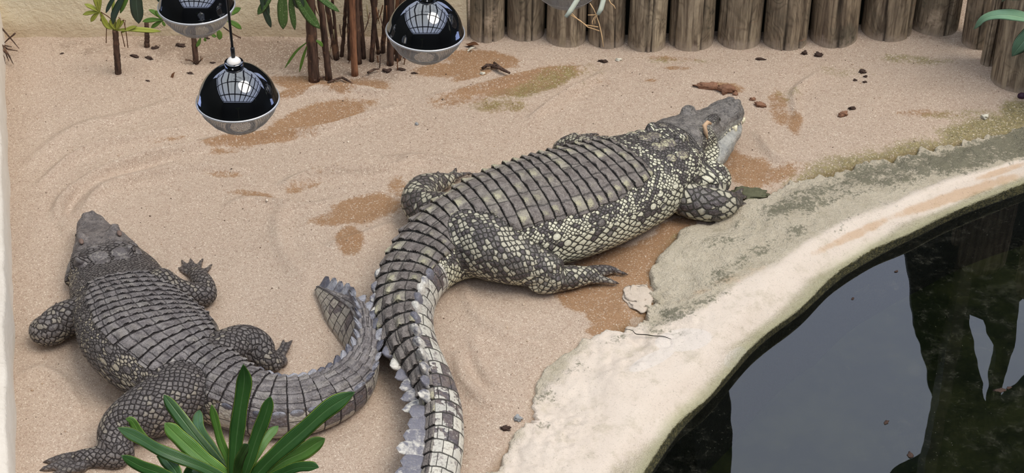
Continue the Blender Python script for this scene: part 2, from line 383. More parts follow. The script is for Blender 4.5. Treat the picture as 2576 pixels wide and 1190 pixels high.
mm = ss(moss+(n1-.5)*.9+(n2-.5)*1.5+(n3-.5)*1.5, .55, .95)
c = mixc(mm*.78, c, mixc(n3, srgb(50, 52, 42), srgb(118, 118, 92)))
c = mixc(ss(n4, .58, .72)*.35, c, srgb(120, 108, 92)); c = mixc(ss(voro(P, 120, 1), .22, .12)*gt(sep(voro(P, 120, 1, out='Color'))[0], .72)*ss(pale, .9, .4)*.7, c, srgb(214, 202, 180)); c = mixc(ss(noise(P, 95, 4, .8), .58, .68)*.4, c, srgb(96, 90, 74))
gl = ss(v+(n2-.5)*.055+(n3-.5)*.02, .655, .74)
c = mixc(gl*.55, c, srgb(146, 148, 104))
dk = ss(v+(n2-.5)*.07+(n3-.5)*.04, .742, .756)
c = mixc(dk*.92, c, mixc(ss(n3, .4, .65), srgb(40, 42, 26), srgb(98, 92, 56)))
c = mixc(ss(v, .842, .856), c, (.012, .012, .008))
setp(p, c, .82, .3)
bump(p, n2*1.0+n3*.8+n4*.5, .016, mixf(ss(pale, .4, .9), 1.0, .22))
tag(link('pool_surround', rm, m_conc), kind='structure')
# the old crack in the surround: a thin sunken dark seam
crk, _ = catmull([W(x, y, .03) for x, y in [(1570, 830), (1590, 834), (1600, 843), (1625, 845), (1645, 848), (1668, 849), (1688, 856)]], 40)

# pool floor and water
far = np.array([6.5, 2.2])
wv = []; 
for i in range(0, NB, 6):
    a = cW[i, :2] + outd[min(i, NB-1), :2]*.012
    for k in range(12):
        q = a*(1-k/11)+far*(k/11); wv.append((q[0], q[1], 0))
wv = np.array(wv); nW = len(range(0, NB, 6)); wF = gridF(nW, 12)[:, ::-1]
bot = wv.copy(); bot[:, 2] = -.62 + .06*(fbm(bot[:, 0]*3, bot[:, 1]*3, 3, 4)-.5)
m_pf, p = newmat('algae_floor'); P = posn(); a1 = noise(P, 3.5, 5, .65); a2 = noise(P, 26, 3, .7)
c = mixc(ss(a1, .38, .68), (.010, .014, .005), (.040, .042, .016)); c = mixc(ss(a2, .62, .75)*.5, c, (.09, .085, .045))
setp(p, c, .9, .1)
tag(mk('pool_floor', bot, wF, m_pf), kind='structure')
wv[:, 2] = ZW
m_wat, p = newmat('pool_water'); P = posn()
film = noise(P, 14, 5, .7); spk = voro(P, 60, 1); spc = sep(voro(P, 60, 1, out='Color'))[0]
r1 = noise(vscale(P, (1, 1, 1)), 2.2, 2, .5)
nt = E.nt; out_n = nt.nodes['Material Output']
setp(p, (.55, .62, .50), .01, .5, IOR=1.56, Transmission_Weight=1.0)
bump(p, r1*1.0+noise(P, 9, 1, .5)*.08, .012, .12)
film_b = nt.nodes.new('ShaderNodeBsdfDiffuse'); film_b.inputs[0].default_value = (.35, .34, .26, 1)
ms = nt.nodes.new('ShaderNodeMixShader')
fac = ss(film+(noise(P, 1.2, 2)-.5)*.8, .50, .85)*.05 + ss(noise(P, 110, 3, .8)+(film-.5)*.6, .60, .74)*.06 + ss(spk, .10, .05)*gt(spc, .80)*.35
E.put(ms.inputs[0], fac); nt.links.new(p.outputs[0], ms.inputs[1]); nt.links.new(film_b.outputs[0], ms.inputs[2]); nt.links.new(ms.outputs[0], out_n.inputs[0])
wat = mk('pool_water', wv, wF, m_wat); tag(wat, kind='structure')

# ------------------------------------------------------------------ walls, kerb, roof frame
m_plaster, p = newmat('beige_plaster'); P = posn(); q1 = noise(P, 3, 4, .6); q2 = noise(P, 60, 3, .7)
c = mixc(q1, srgb(222, 206, 172), srgb(236, 224, 194)); c = mixc(ss(noise(P, 7, 4, .7), .6, .8)*.4, c, srgb(168, 158, 110)); c = mixc(ss(sep(P)[2]+(q1-.5)*.12, .12, .02)*.35, c, srgb(170, 140, 112))
setp(p, c, .9, .2); bump(p, q2+noise(P, 20, 3)*1.5, .006, .8)
YB = W(640, 92)[1]
YR = YB + .22
V_, F_ = box(-4.0, W(1176, 70)[0], YB, YB+.2, -.2, .9)
tag(mk('wall_back', V_, F_, m_plaster, smooth=False), kind='structure')
m_dark, p = newmat('weathered_cladding_and_gap_shade'); P = posn(); c = mixc(noise(vscale(P, (1, 1, .2)), 5, 4, .7), (.006, .009, .005), (.03, .032, .02)); setp(p, c, .8, .2)
def refl(px, py, Yw):
    """where the mirror image seen on the water at this pixel stands on the plane Y = Yw"""
    w_ = W(px, py, ZW); t = Yw/w_[1]; return (w_[0]*t, (t-1)*(CAMH-ZW)+ZW)
YU = YR+.75
def flat_poly(name, loops, y, thick, mat, kind='structure'):
    cu = bpy.data.curves.new(name, 'CURVE'); cu.dimensions = '2D'; cu.fill_mode = 'BOTH'; cu.extrude = thick/2
    for lp in loops:
        sp = cu.splines.new('POLY'); sp.points.add(len(lp)-1); sp.use_cyclic_u = True
        for k, (a, b) in enumerate(lp): sp.points[k].co = (a, b, 0, 1)
    o = bpy.data.objects.new(name+'_c', cu); C.objects.link(o)
    me = bpy.data.meshes.new_from_object(o.evaluated_get(bpy.context.evaluated_depsgraph_get())); bpy.data.objects.remove(o)
    me.transform(Matrix.Translation((0, y, 0)) @ Matrix.Rotation(PI/2, 4, 'X'))
    return tag(link(name, me, mat), kind=kind)
win1 = [refl(1842, 1300, YU), refl(1834, 960, YU), refl(1850, 850, YU), refl(2265, 560, YU), refl(2300, 800, YU), refl(2334, 960, YU), refl(2370, 1130, YU), refl(2250, 1200, YU), refl(2180, 1270, YU)]
win2 = [refl(2437, 776, YU), refl(2470, 795, YU), refl(2490, 840, YU), refl(2502, 880, YU), refl(2482, 1030, YU), refl(2470, 1000, YU)]
win3 = [refl(2505, 1030, YU), refl(2530, 920, YU), refl(2545, 850, YU), refl(2560, 740, YU), refl(2590, 720, YU), refl(2590, 960, YU)]
win4 = [refl(1600, 1400, YU), refl(1600, 1100, YU), refl(1752, 1060, YU), refl(1756, 1400, YU)]
flat_poly('wall_back_upper', [[(-7, -.3), (9, -.3), (9, 4.3), (-7, 4.3)], win1, win2, win3, win4], YU, .12, m_dark)
for nm, b in (('wall_front', box(-7, 9, -3.2, -3, -.6, 6.2)), ('wall_right', box(8.8, 9, -3, YU, -.7, 6.2)), ('wall_left_outer', box(-7, -6.8, -3, YU, -.6, 6.2)), ('floor_outer', box(-7, 9, -3, 4.31, -.66, -.64))):
    tag(mk(nm, b[0], b[1], m_dark, smooth=False), kind='structure')
pr = [refl(2385, 700, YU)[0], refl(2418, 700, YU)[0]]; V_, F_ = box(pr[0], pr[1], YU-.25, YU-.1, -.2, 4.2)
m_bp, p = newmat('brown_painted_post'); P = posn(); setp(p, mixc(noise(P, 6, 3), (.05, .036, .02), (.09, .07, .045)), .7, .3)
tag(mk('trim_1', V_, F_, m_bp, smooth=False), kind='structure')
# low pale kerb along the left side
kz = .22
k0, k1 = W(2, 380, kz), W(21, 1190, kz); kd = (k1-k0); k1 = k1+kd*.25; k0 = k0-kd*.75
kd /= np.linalg.norm(kd); kn = np.array([kd[1], -kd[0], 0]); kn = kn if kn[0] < 0 else -kn
nk = 120; prof = [(0, -.1), (0, kz-.012), (.012, kz), (.13, kz), (.142, kz-.012), (.142, -.1)]
V_ = []
for i in range(nk):
    q = k0+(k1-k0)*i/(nk-1); w_ = (fbm(np.array([q[1]*4]), np.array([.3]), 4, 5)[0]-.5)*.03
    for a, b in prof: V_.append(q*[1, 1, 0]+kn*(a+w_)+np.array([0, 0, b]))
m_kerb, p = newmat('pale_kerb_concrete'); P = posn(); c = mixc(noise(P, 8, 4, .7), srgb(196, 186, 172), srgb(222, 214, 202)); c = mixc(ss(noise(P, 30, 3, .7), .6, .8)*.5, c, srgb(140, 128, 112)); setp(p, c, .85, .3); bump(p, noise(P, 60, 3), .004)
tag(mk('wall_left', V_, gridF(nk, len(prof)), m_kerb, smooth=False), kind='structure')
# open roof frame: rafters and purlins of the glasshouse, seen in reflections only
roof = empty('ceiling', (0, 3, 6.4), kind='structure')
m_beam = simple('dark_painted_steel', (.02, .022, .025), .5, .4)
for i in range(4):
    y = -2.5+i*3.6; b = box(-7, 9, y-.13-3, y+.13-3, -.2, .0)
    mk('rafter', b[0], b[1], m_beam, roof, smooth=False)
for i in range(9):
    x = -6.6+i*1.9; b = box(x-.16, x+.16, -6, 6.8, 0.0, .14)
    mk('purlin', b[0], b[1], m_beam, roof, smooth=False)
for i in range(16):
    x = -6.6+i*.95; b = box(x-.015, x+.015, -6, 6.8, .0, .05)
    if i % 4 == 1: mk('glazing_bar', b[0], b[1], m_beam, roof, smooth=False)
# ------------------------------------------------------------------ CROCODILES
def signpow(x, p): return np.sign(x)*np.abs(x)**p
class Spine:
    """swept body: stations (px, py, half width, top radius, bottom radius, roll degrees, height of centre or None)"""
    def __init__(s, st, n=420, pw=.86, nv=72):
        S = []
        for (px, py, a, ht, hb, roll, z) in st:
            z = (hb-.012) if z is None else z
            w_ = W(px, py, z); S.append([*w_, a, ht, hb, math.radians(roll)])
        R, s.s = catmull(S, n); s.C = R[:, :3]; s.a, s.ht, s.hb, s.roll = R[:, 3], R[:, 4], R[:, 5], R[:, 6]
        k = np.hanning(15); k /= k.sum()
        T = np.gradient(s.C, axis=0); T = np.stack([np.convolve(np.pad(T[:, i], 7, mode='edge'), k, 'valid') for i in range(3)], 1)
        T /= np.linalg.norm(T, axis=1)[:, None]; s.T = T
        L = np.cross(T, [0, 0, 1.]); L /= np.linalg.norm(L, axis=1)[:, None]; U = np.cross(L, T)
        c, q = np.cos(s.roll)[:, None], np.sin(s.roll)[:, None]
        s.U = U*c+L*q; s.L = L*c-U*q; s.pw = pw; s.nv = nv
        s.len = s.s[-1]
    def pt(s, i, th, k=1.0):
        x = s.a[i]*signpow(np.sin(th), s.pw)*k; cz = np.cos(th)
        y = np.where(cz > 0, s.ht[i], s.hb[i])*signpow(cz, s.pw)*k
        return s.C[i]+s.L[i]*np.atleast_1d(x)[..., None].reshape(-1, 1)[0]+s.U[i]*np.atleast_1d(y)[..., None].reshape(-1, 1)[0]
    def mesh(s, step=4):
        idx = np.arange(0, len(s.C), step); th = np.arange(s.nv)*2*PI/s.nv
        V = []
        for i in idx:
            x = s.a[i]*signpow(np.sin(th), s.pw); cz = np.cos(th); y = np.where(cz > 0, s.ht[i], s.hb[i])*signpow(cz, s.pw)
            V.append(s.C[i]+x[:, None]*s.L[i]+y[:, None]*s.U[i])
        V = np.vstack(V); F = [tuple(f) for f in gridF(len(idx), s.nv, True)]
        n = len(V); V = np.vstack([V, s.C[idx[0]], s.C[idx[-1]]])
        for j in range(s.nv):
            F.append((n, (j+1) % s.nv, j)); b = (len(idx)-1)*s.nv; F.append((n+1, b+j, b+(j+1) % s.nv))
        return V, F
    def coords(s, P):
        out = np.zeros((len(P), 6))
        for k in range(0, len(P), 20000):
            Q = P[k:k+20000]; d2 = (Q**2).sum(1)[:, None]-2*Q@s.C.T+(s.C**2).sum(1)[None]
            i = d2.argmin(1); r = Q-s.C[i]; ds = (r*s.T[i]).sum(1); la = (r*s.L[i]).sum(1); up = (r*s.U[i]).sum(1)
            h = np.where(up > 0, s.ht[i], s.hb[i]); th = np.arctan2(la/s.a[i], up/h)
            rho = np.sqrt((la/s.a[i])**2+(up/h)**2+np.where((i == 0) | (i == len(s.C)-1), (ds/s.a[i])**2, 0)); R = (s.a[i]+.5*(s.ht[i]+s.hb[i]))/2
            out[k:k+20000] = np.stack([s.s[i]+ds, th, rho, R, up, i], 1)
        return out
def limb_tube(pts, R, n=40):
    P = np.array([[*W(px, py, z), r] for (px, py, z, r) in pts]); Q, s = catmull(P, n)
    V, F = tube(Q[:, :3], np.maximum(Q[:, 3], .003), 20)
    return V, F, Q, s
def ball_cap(V, F, c, r):
    return join([(V, F), ellipsoid(c, (r, r, r), 10, 14)])
def claw_mesh(p0, p1, r, curl=.3):
    d = p1-p0; L = np.linalg.norm(d); pts = []; 
    for t in np.linspace(0, 1, 7): pts.append(p0+d*t+np.array([0, 0, -curl*L*t*t+curl*L*.6*t]))
    return tube(pts, r*(1-np.linspace(0, .93, 7)**1.3), 8)

def build_croc(name, cfg, mat, claw_mat, scute_mat, label):
    body = Spine(cfg['body']); head = Spine(cfg['head'], 120, .80, 48); jaw = Spine(cfg['jaw'], 120, .85, 40)
    root = empty(name, (*body.C[len(body.C)//4][:2], 0), label, 'crocodile')
    parts = [body.mesh(), head.mesh(), jaw.mesh()]; limbs = []; limb_of = []
    for lb in cfg['limbs']:
        V, F, Q, s = limb_tube(lb['pts'], None); parts.append((V, F)); parts.append(ellipsoid(Q[0, :3], [Q[0, 3]]*3, 10, 14)); parts.append(ellipsoid(Q[-1, :3], [Q[-1, 3]]*3, 10, 14))
        limbs.append((Q, s, 0)); limb_of.append(len([1 for q_ in limbs if not q_[2]])-1)
        for toe in lb.get('toes', []):
            tV, tF, tQ, ts = limb_tube(toe, None, 14); parts.append((tV, tF)); parts.append(ellipsoid(tQ[-1, :3], [tQ[-1, 3]]*3, 8, 10)); limbs.append((tQ, ts, 1)); limb_of.append(limb_of[-1])
    for (px, py, z, rx, ry, rz) in cfg.get('blobs', []):
        parts.append(ellipsoid(W(px, py, z), (rx, ry, rz), 14, 20))
    hd = head
    def hp(f, lat, up):                       # point on the head frame: f 0..1 back to tip
        i = int(np.clip(f, 0, 1)*(len(hd.C)-1)); return hd.C[i]+hd.L[i]*hd.a[i]*lat+hd.U[i]*hd.ht[i]*up, i
    hs = cfg['hs']
    for f, lat, up, r in ((cfg['eye'], .62, .95, .034), (cfg['eye'], -.62, .95, .034), (.93, .30, .85, .024), (.93, -.30, .85, .024), (.04, .7, .9, .026), (.04, -.7, .9, .026)):
        c, i = hp(f, lat, up); Rm = np.stack([hd.T[i], hd.L[i], hd.U[i]], 1)
        parts.append(ellipsoid(c, (r*1.35*hs, r*.9*hs, r*.95*hs), 10, 14, Rm))
    V, F = join(parts)
    me = fastmesh(name+'_raw', V, F); bm = bmesh.new(); bm.from_mesh(me); bmesh.ops.recalc_face_normals(bm, faces=bm.faces); bm.to_mesh(me); bm.free()
    o = link(name+'_raw', me)
    md = o.modifiers.new('r', 'REMESH'); md.mode = 'VOXEL'; md.voxel_size = cfg.get('voxel', .0065)
    sm = o.modifiers.new('s', 'SMOOTH'); sm.iterations = 5; sm.factor = .6
    sb = o.modifiers.new('d', 'SUBSURF'); sb.levels = 1; sb.render_levels = 1
    bme = bpy.data.meshes.new_from_object(o.evaluated_get(bpy.context.evaluated_depsgraph_get()))
    bpy.data.objects.remove(o)
    n = len(bme.vertices); P = np.zeros(n*3, np.float32); bme.vertices.foreach_get('co', P); P = P.reshape(-1, 3).astype(float)
    N = np.zeros(n*3, np.float32); bme.vertices.foreach_get('normal', N); N = N.reshape(-1, 3).astype(float)
    bc = body.coords(P); hc = head.coords(P); jc = jaw.coords(P)
    # limbs: nearest centreline
    lk = np.ones(n); lrho = np.full(n, 9.0); ls = np.zeros(n); lph = np.zeros(n); lr = np.full(n, .05); ltoe = np.zeros(n)
    for k, (Q, s, toe) in enumerate(limbs):
        T = np.gradient(Q[:, :3], axis=0); T /= np.linalg.norm(T, axis=1)[:, None]
        A = np.cross(T, [0, 0, 1.]); A /= np.linalg.norm(A, axis=1)[:, None]+1e-9; B = np.cross(A, T)
        d2 = (P**2).sum(1)[:, None]-2*P@Q[:, :3].T+(Q[:, :3]**2).sum(1)[None]; i = d2.argmin(1)
        r = P-Q[i, :3]; rr = np.sqrt(np.maximum(d2[np.arange(n), i], 0))/Q[i, 3]
        m = rr < lrho; lrho[m] = rr[m]; ds = (r*T[i]).sum(1)
        ls[m] = (s[i]+ds)[m]+k*1.7; lk[m] = cfg['limbs'][limb_of[k]].get('k', 1.0); lph[m] = np.arctan2((r*A[i]).sum(1), (r*B[i]).sum(1))[m]; lr[m] = Q[i, 3][m]; ltoe[m] = toe
    hm = np.minimum(hc[:, 2], jc[:, 2])
    limb = sstep(.10, -.06, lrho-np.minimum(bc[:, 2], hm))
    headm = sstep(.12, -.08, hm-bc[:, 2])*(1-limb)
    headm = headm*sstep(cfg['head_from'], cfg['head_from']+.06, hc[:, 0])
    for (px, py, z, rx, ry, rz) in cfg.get('blobs', []):
        q_ = (P-W(px, py, z))/np.array([rx, ry, rz]); headm = headm*sstep(1.0, 1.25, np.linalg.norm(q_, axis=1))
    s_ = bc[:, 0]; th = bc[:, 1]; ath = np.abs(th)
    sg = np.linspace(0, 6, 2400); cum = np.concatenate([[0], np.cumsum(np.diff(sg)/np.interp(sg[1:], *cfg['pitch']))])
    rowf = lambda q: np.interp(q, sg, cum)+np.minimum(q, 0)/.05; srow = lambda r_: float(np.interp(r_, cum, sg))
    hip = cfg['hip']; sh = cfg['shoulder']
    row = rowf(s_)
    tail = sstep(hip, hip+.22, s_)
    kcols = np.interp(s_, cfg['cols'][0], cfg['cols'][1])
    tc = ath*kcols
    lim = np.interp(s_, cfg['dlim'][0], cfg['dlim'][1])
    lim = lim+.16*(vnoise(np.floor(row)*7.31, np.sign(th)*3.3+9, 4)-.5)*(1-tail)
    dors = sstep(lim+.05, lim-.05, ath)*(1-limb)*(1-headm)*sstep(sh-.02, sh+.03, s_)
    # nuchal shield on the neck
    nch = 0*s_
    for (s0, t0, rs, rt) in cfg['nuchal']:
        q = ((s_-s0)/rs)**2+((ath*bc[:, 3]-t0)/rt)**2; nch = np.maximum(nch, np.exp(-q*q*1.5))
    nch *= (1-limb)*(1-headm)
    cc = np.stack([s_, th*bc[:, 3], 0*s_], 1)
    lc = np.stack([ls*lk+7, lph*lr*lk, 0*ls+3], 1)
    hcc = np.stack([hc[:, 0]+20, hc[:, 1]*hc[:, 3], 0*s_+5], 1)
    pl = 1.45*np.stack([P[:, 0]+40, P[:, 1]*.85+P[:, 2]*.85, 0*s_+9], 1); cc = np.where((s_ < .03)[:, None], pl, cc)
    cell = np.where((limb > .5)[:, None], lc, np.where((headm > .5)[:, None], hcc, cc))
    attr(bme, 'cell', cell); attr(bme, 'rt', np.stack([row, tc, ath], 1)); attr(bme, 'dors', dors); attr(bme, 'limb', limb); attr(bme, 'headm', headm)
    attr(bme, 'nch', nch); attr(bme, 'tail', tail*(1-limb)); attr(bme, 'side', np.where(th > 0, 1., 0.))
    # belly: lower part of trunk by absolute height; keeps the pale rim
    attr(bme, 'belly', np.clip(1-(P[:, 2])/(cfg.get('bellyh', .13)), 0, 1)*(1-limb)*(1-headm))
    attr(bme, 'jaw', sstep(.05, -.05, jc[:, 2]-hc[:, 2])*headm); attr(bme, 'toe', ltoe*limb); attr(bme, 'thl', np.where(limb > .5, np.abs(lph), ath)); attr(bme, 'thh', np.abs(hc[:, 1]))
    mouth = np.exp(-((jc[:, 2]-hc[:, 2])/.05)**2)*headm*sstep(cfg['mouth_from'], cfg['mouth_from']+.03, hc[:, 0]); attr(bme, 'mouth', mouth)
    # large relief of the armour, built into the mesh: shingled rows with keels
    fr = row-np.floor(row); ft = tc-np.floor(tc)
    g = sstep(0, .10, fr)*sstep(1.0, .94, fr); keel = np.clip(1-np.abs(ft-.5)*2.6, 0, 1)*sstep(.2, .9, fr)*g
    distal = sstep(cfg['single']-.2, cfg['single']+.1, s_)
    h = dors*(g*(.0045+.004*fr)+keel*.010*(1-.75*distal))*cfg.get('relief', 1)
    h += nch*cfg.get('nuch', .010)
    h += -.006*mouth + headm*.004*(fbm(hc[:, 0]*40, hc[:, 1]*4, 3, 5)-.5)*2
    # skin folds: creases where limbs meet the trunk
    h -= .006*np.exp(-((lrho-np.minimum(bc[:, 2], 3))/.09)**2)*(lrho < 1.35)
    P2_ = P+N*h[:, None]; P2_[:, 2] = np.maximum(P2_[:, 2], -.03)
    P2_ = P2_-np.array(root.location); bme.vertices.foreach_set('co', P2_.astype(np.float32).ravel()); bme.update()
    bme.polygons.foreach_set('use_smooth', np.ones(len(bme.polygons), bool))
    bme.name = 'body'; link('body', bme, mat, root)
    # crest scutes along the tail: two rows that merge into one
    rws = np.arange(math.ceil(rowf(cfg['crest_from'])), int(rowf(body.len)))
    for rr in rws:
        s0 = srow(rr+.55); pitch = float(np.interp(s0, *cfg['pitch'])); i = int(np.interp(s0, body.s, np.arange(len(body.s))))
        if i > len(body.s)-3: continue
        f = np.interp(s0, [cfg['crest_from'], cfg['crest_from']+.25, cfg['single']], [.3, .8, 1.0])
        thc = np.interp(s0, cfg['crest_th'][0], cfg['crest_th'][1])
        sides = (1, -1) if s0 < cfg['single'] else (0,)
        for sd in sides:
            t = thc*sd; x = body.a[i]*signpow(math.sin(t), body.pw); y = body.ht[i]*signpow(math.cos(t), body.pw)
            base = body.C[i]+x*body.L[i]+y*body.U[i]
            out_ = (x/body.a[i]**2)*body.L[i]+(y/body.ht[i]**2)*body.U[i]; out_ /= np.linalg.norm(out_)
            if sd == 0: out_ = body.U[i]
            else: out_ = out_*.8+body.U[i]*.45; out_ /= np.linalg.norm(out_)
            T = body.T[i]; S = np.cross(T, out_); hgt = np.interp(s0, cfg['fin_h'][0], cfg['fin_h'][1])*(1+.18*RNG.uniform(-1, 1)); ln = pitch*1.1; tk = np.interp(s0, cfg['fin_t'][0], cfg['fin_t'][1])
            nu, nv = 9, 12; VV = []
            for a in range(nu):
                u = a/(nu-1); hh = (hgt+.012)*u-.012
                wl = ln*.5*(1-u**3.2)**.5*(1-.12*u)+.0008; wt = tk*.5*((1-u)**.75*.8+.2*(1-u**3)**.5)+.0006; wl = wl if sd else ln*.53*(1-u**5)**.5+.0008
                sh_ = cfg.get('rake', .35)*hgt*u*u
                for b in range(nv):
                    an = 2*PI*b/nv; VV.append(base+out_*(hh-.25*hgt*u*math.cos(an)**2*(math.cos(an) < 0)*(sd != 0))+T*(sh_+wl*signpow(math.cos(an), .7))+S*(wt*signpow(math.sin(an), 1.3)))
            FF = [tuple(q) for q in gridF(nu, nv, True)]+[tuple(range((nu-1)*nv, nu*nv))]
            mk('crest_scute', local(VV, root), FF, scute_mat, root)
    # claws
    for (px0, py0, z0, px1, py1, z1, r) in cfg['claws']:
        V, F = claw_mesh(W(px0, py0, z0), W(px1, py1, z1), r); mk('claw', local(V, root), F, claw_mat, root)
    return root, body, head, jaw, hp

# ---- hide materials
def hide_material(name, pal, coarse, fine, limbsz, big_osteo=True, cream_amt=.5):
    m, p = newmat(name); m.displacement_method = 'BUMP'
    rt = at('rt', True); row, tc, ath = sep(rt); cell = at('cell', True)
    dors, limb, headm, nch, tail, belly, jaw, toe, mouth, thl, thh = [at(k) for k in ('dors', 'limb', 'headm', 'nch', 'tail', 'belly', 'jaw', 'toe', 'mouth', 'thl', 'thh')]
    P = objc(); n1 = noise(P, 6, 3, .6); n2 = noise(P, 26, 3, .65); n3 = noise(P, 120, 3, .7); nb = noise(vscale(cell, (1, .55, 1)), 8.5, 2, .5); n5 = noise(P, 400, 2, .7)
    wob = (noise(P, 30, 2)-.5)
    # dorsal plates
    r_ = row + wob*.12; t_ = tc + (noise(P, 24, 2)-.5)*.30 + (wnoise(vec(floor_(r_), 3.3, 0.0))-.5)*.35
    fr, ft = fract(r_), fract(t_)
    er = mn(fr, 1-fr); et = mn(ft, 1-ft)
    gr = ss(er, .010, .055); gt_ = ss(et, .0, .08)
    pid = wnoise(vec(floor_(r_), floor_(t_), at('side')))
    pit = voro(P, 130, 1); pitm = ss(pit, .25, .5)
    hd = gr*(gt_*.55+.45)*(.5+fr*.35)+ (1-ab(ft-.5)*2.2)*.45*gr*gt_ + n2*.45 - (1-pitm)*.15
    cd = mixc(ss(n2, .3, .7), pal['plate_a'], pal['plate_b'])
    cd = mixc(ss(pid, .55, .95)*ss(n2, .3, .6)*.8, cd, pal['plate_hi'])
    keelm = ss(ab(ft-.5)+(n3-.5)*1.1+(n2-.5)*.4, .22, .12)*ss(fr, .25, .6)*ss(pid+n2*.5+ss(ath, .3, .8)*.35, .85, 1.1)
    cd = mixc(keelm*.85, cd, pal['plate_keel'])
    cd = mixc(ss(n3, .5, .72)*.55, cd, pal['dust'])
    cd = mixc(ss(n1+(n2-.5)*.4, .52, .75)*.45, cd, pal['plate_dk'])
    gmask = gr*(gt_*.65+.35)
    cd = mixc(gmask, pal['groove'], cd)
    # round cells of the flanks, fine and coarse
    cw = vadd(cell, vscale(noise(P, 18, 2, color=True), .010)); 
    def cells(size, rnd, asp=1.0):
        cx_, cy_, cz_ = sep(cw); v = vec((cx_+cy_)*(.72/size), (cx_-cy_)*(.72*asp/size), cz_)
        e = voro(v, 1, rnd, 'DISTANCE_TO_EDGE', '2D'); c = voro(v, 1, rnd, 'F1', '2D', 'Color'); d = voro(v, 1, rnd, 'F1', '2D', 'Distance')
        a = sep(c); return e, a[0], a[1], d
    eC, rC, qC, dC = cells(coarse, .50); eF, rF, qF, dF = cells(fine, .72); eL, rL, qL, dL = cells(limbsz, .5, 1.15); eO, rO, qO, dO = cells(coarse*2.3, .35)
    cm = gt(ss(ath, pal['c0'], pal['c1'])+belly*.5+(rC-.5)*.25, .5)
    cm = cm*(1-headm)
    lm = gt(limb, .5)
    e = mixf(cm, eF*1.0, eC*1.0); rr = mixf(cm, rF, rC); qq = mixf(cm, qF, qC); dd = mixf(cm, dF, dC)
    osm = ss(dO, .30, .27)*gt(rO, .35)*ss(ath, pal['o0'], pal['o0']+.12)*ss(ath, pal['o1']+.1, pal['o1'])*(1-headm)*(1-tail)*(1-lm) if big_osteo else None
    toes = gt(toe, .5)
    e = mixf(lm, e, eL); rr = mixf(lm, rr, rL); qq = mixf(lm, qq, qL); dd = mixf(lm, dd, dL)
    # tall whorl scales on the sides of the tail
    t2 = ath*pal['whorl']+ floor_(r_)*.37
    ft2 = fract(t2); et2 = mn(ft2, 1-ft2); wid = wnoise(vec(floor_(r_), floor_(t2), at('side')+5))*.55+wnoise(vec(floor_(r_), 1.7, 9.1))*.45
    wh = tail*(1-dors); whm = gt(wh, .5)
    whm_ = gt(tail*(1-dors), .5)
    ge = ss(e, .04, .15)*ss(dd, .66, .50)
    gw = ss(er, .01, .07)*ss(et2, .0, .05)
    ge = mixf(whm, ge, gw); rr = mixf(whm, rr, wid)
    if big_osteo:
        rim = ss(ab(dO-.30), .05, .02)*ss(ath, pal['o0'], pal['o0']+.12)*ss(ath, pal['o1']+.1, pal['o1'])*gt(rO, .35)*(1-headm)*(1-tail)*(1-lm)
        ge = mixf(osm, ge, 1.0)*(1-rim); rr = mixf(osm, rr, qO); dd = mixf(osm, dd, dO)
    # vertical dark bars and blotches: whole cells take one side or the other
    bars = ss(fract(row*pal['barf']+(nb-.5)*1.6), .30, .5)*ss(fract(row*pal['barf']+(nb-.5)*1.6), 1.0, .82)
    blot = nb*.50+bars*.34+(rr-.5)*.85+(n1-.5)*.45 - ss(ath, 1.05, .45)*(1-tail)*(1-limb)*pal['topdk'] + limb*ss(thl, 1.5, 2.3)*.35 + ss(ath, 1.1, 1.7)*(1-limb)*(1-tail)*pal['lowlt'] - whm_*ss(n2, .4, .6)*.2
    creamy = ss(blot + pal['cream'] + belly*.35*pal['bel'] - limb*pal['limbdk'] + wh*pal['taillt'], .52, .58)
    light = mixc(qq, pal['cell_a'], pal['cell_b'])
    light = mixc(mixf(whm, ss(dd, .02, .3), .6)*.55, pal['cell_hi'], light)
    light = mixc(belly*pal['bel'], light, pal['belly'])
    dark = mixc(rr, pal['dk_a'], pal['dk_b'])
    dark = mixc(ss(qq, .55, .9)*.55, dark, pal['dk_hi'])
    light = mixc(limb*ss(thl, 2.4, 1.4)*.55, light, pal['limb_lt'])
    light = mixc(whm*.75, light, mixc(rr, pal['tail_a'], pal['tail_b']))
    dark = mixc(whm*.8, dark, mixc(qq, srgb(84, 80, 86), srgb(104, 90, 86)))
    cf = mixc(creamy, dark, light)
    cf = mixc(ss(n2+(n3-.5)*.6, .54, .70)*creamy*whm*.8, cf, mixc(rr, srgb(112, 110, 118), srgb(134, 118, 108)))
    # finely scaled upper edge is grey with pale beads
    cf = mixc(ss(n3, .45, .70)*.38, cf, pal['dust']); cf = mixc(ss(noise(P, 70, 4, .75), .54, .66)*.45, cf, pal['dk_b'])
    cf = mixc(ge, pal['groove2'], cf)
    hf = ge*(.75-dd*.45)
    # limb: darker, big squarish
    hl = ge*(.8-dd*.4)
    # nuchal bosses
    cn = mixc(ss(n3+(n2-.5)*.6, .45, .62), pal['plate_a'], pal['plate_keel'])
    # head skin
    ch = mixc(ss(n2, .3, .7), pal['head_a'], pal['head_b']); ch = mixc(ss(n3, .5, .7)*.5, ch, pal['dust']); ch = mixc(ss(eF, .06, .01)*.15, ch, pal['groove']); ch = mixc(ss(noise(P, 45, 3, .7, 1.5), .56, .66)*.6, ch, pal['groove'])
    cj = mixc(ss(n2, .3, .7), pal['jaw_a'], pal['jaw_b']); cj = mixc(ss(noise(P, 34, 4, .7, 1.0), .54, .66)*.45, cj, pal['head_a']); cj = cj
    ch = mixc(ss(jaw*.9+ss(thh, .95, 1.75)*.75+(n2-.5)*.5, .35, .95), ch, cj)
    ch = mixc(ss(mouth, .55, .9)*.8, ch, (.03, .028, .025))
    hh = n2*.9+ss(eF, .0, .10)*.08+n3*.45+noise(P, 45, 3, .7, 1.5)*.5
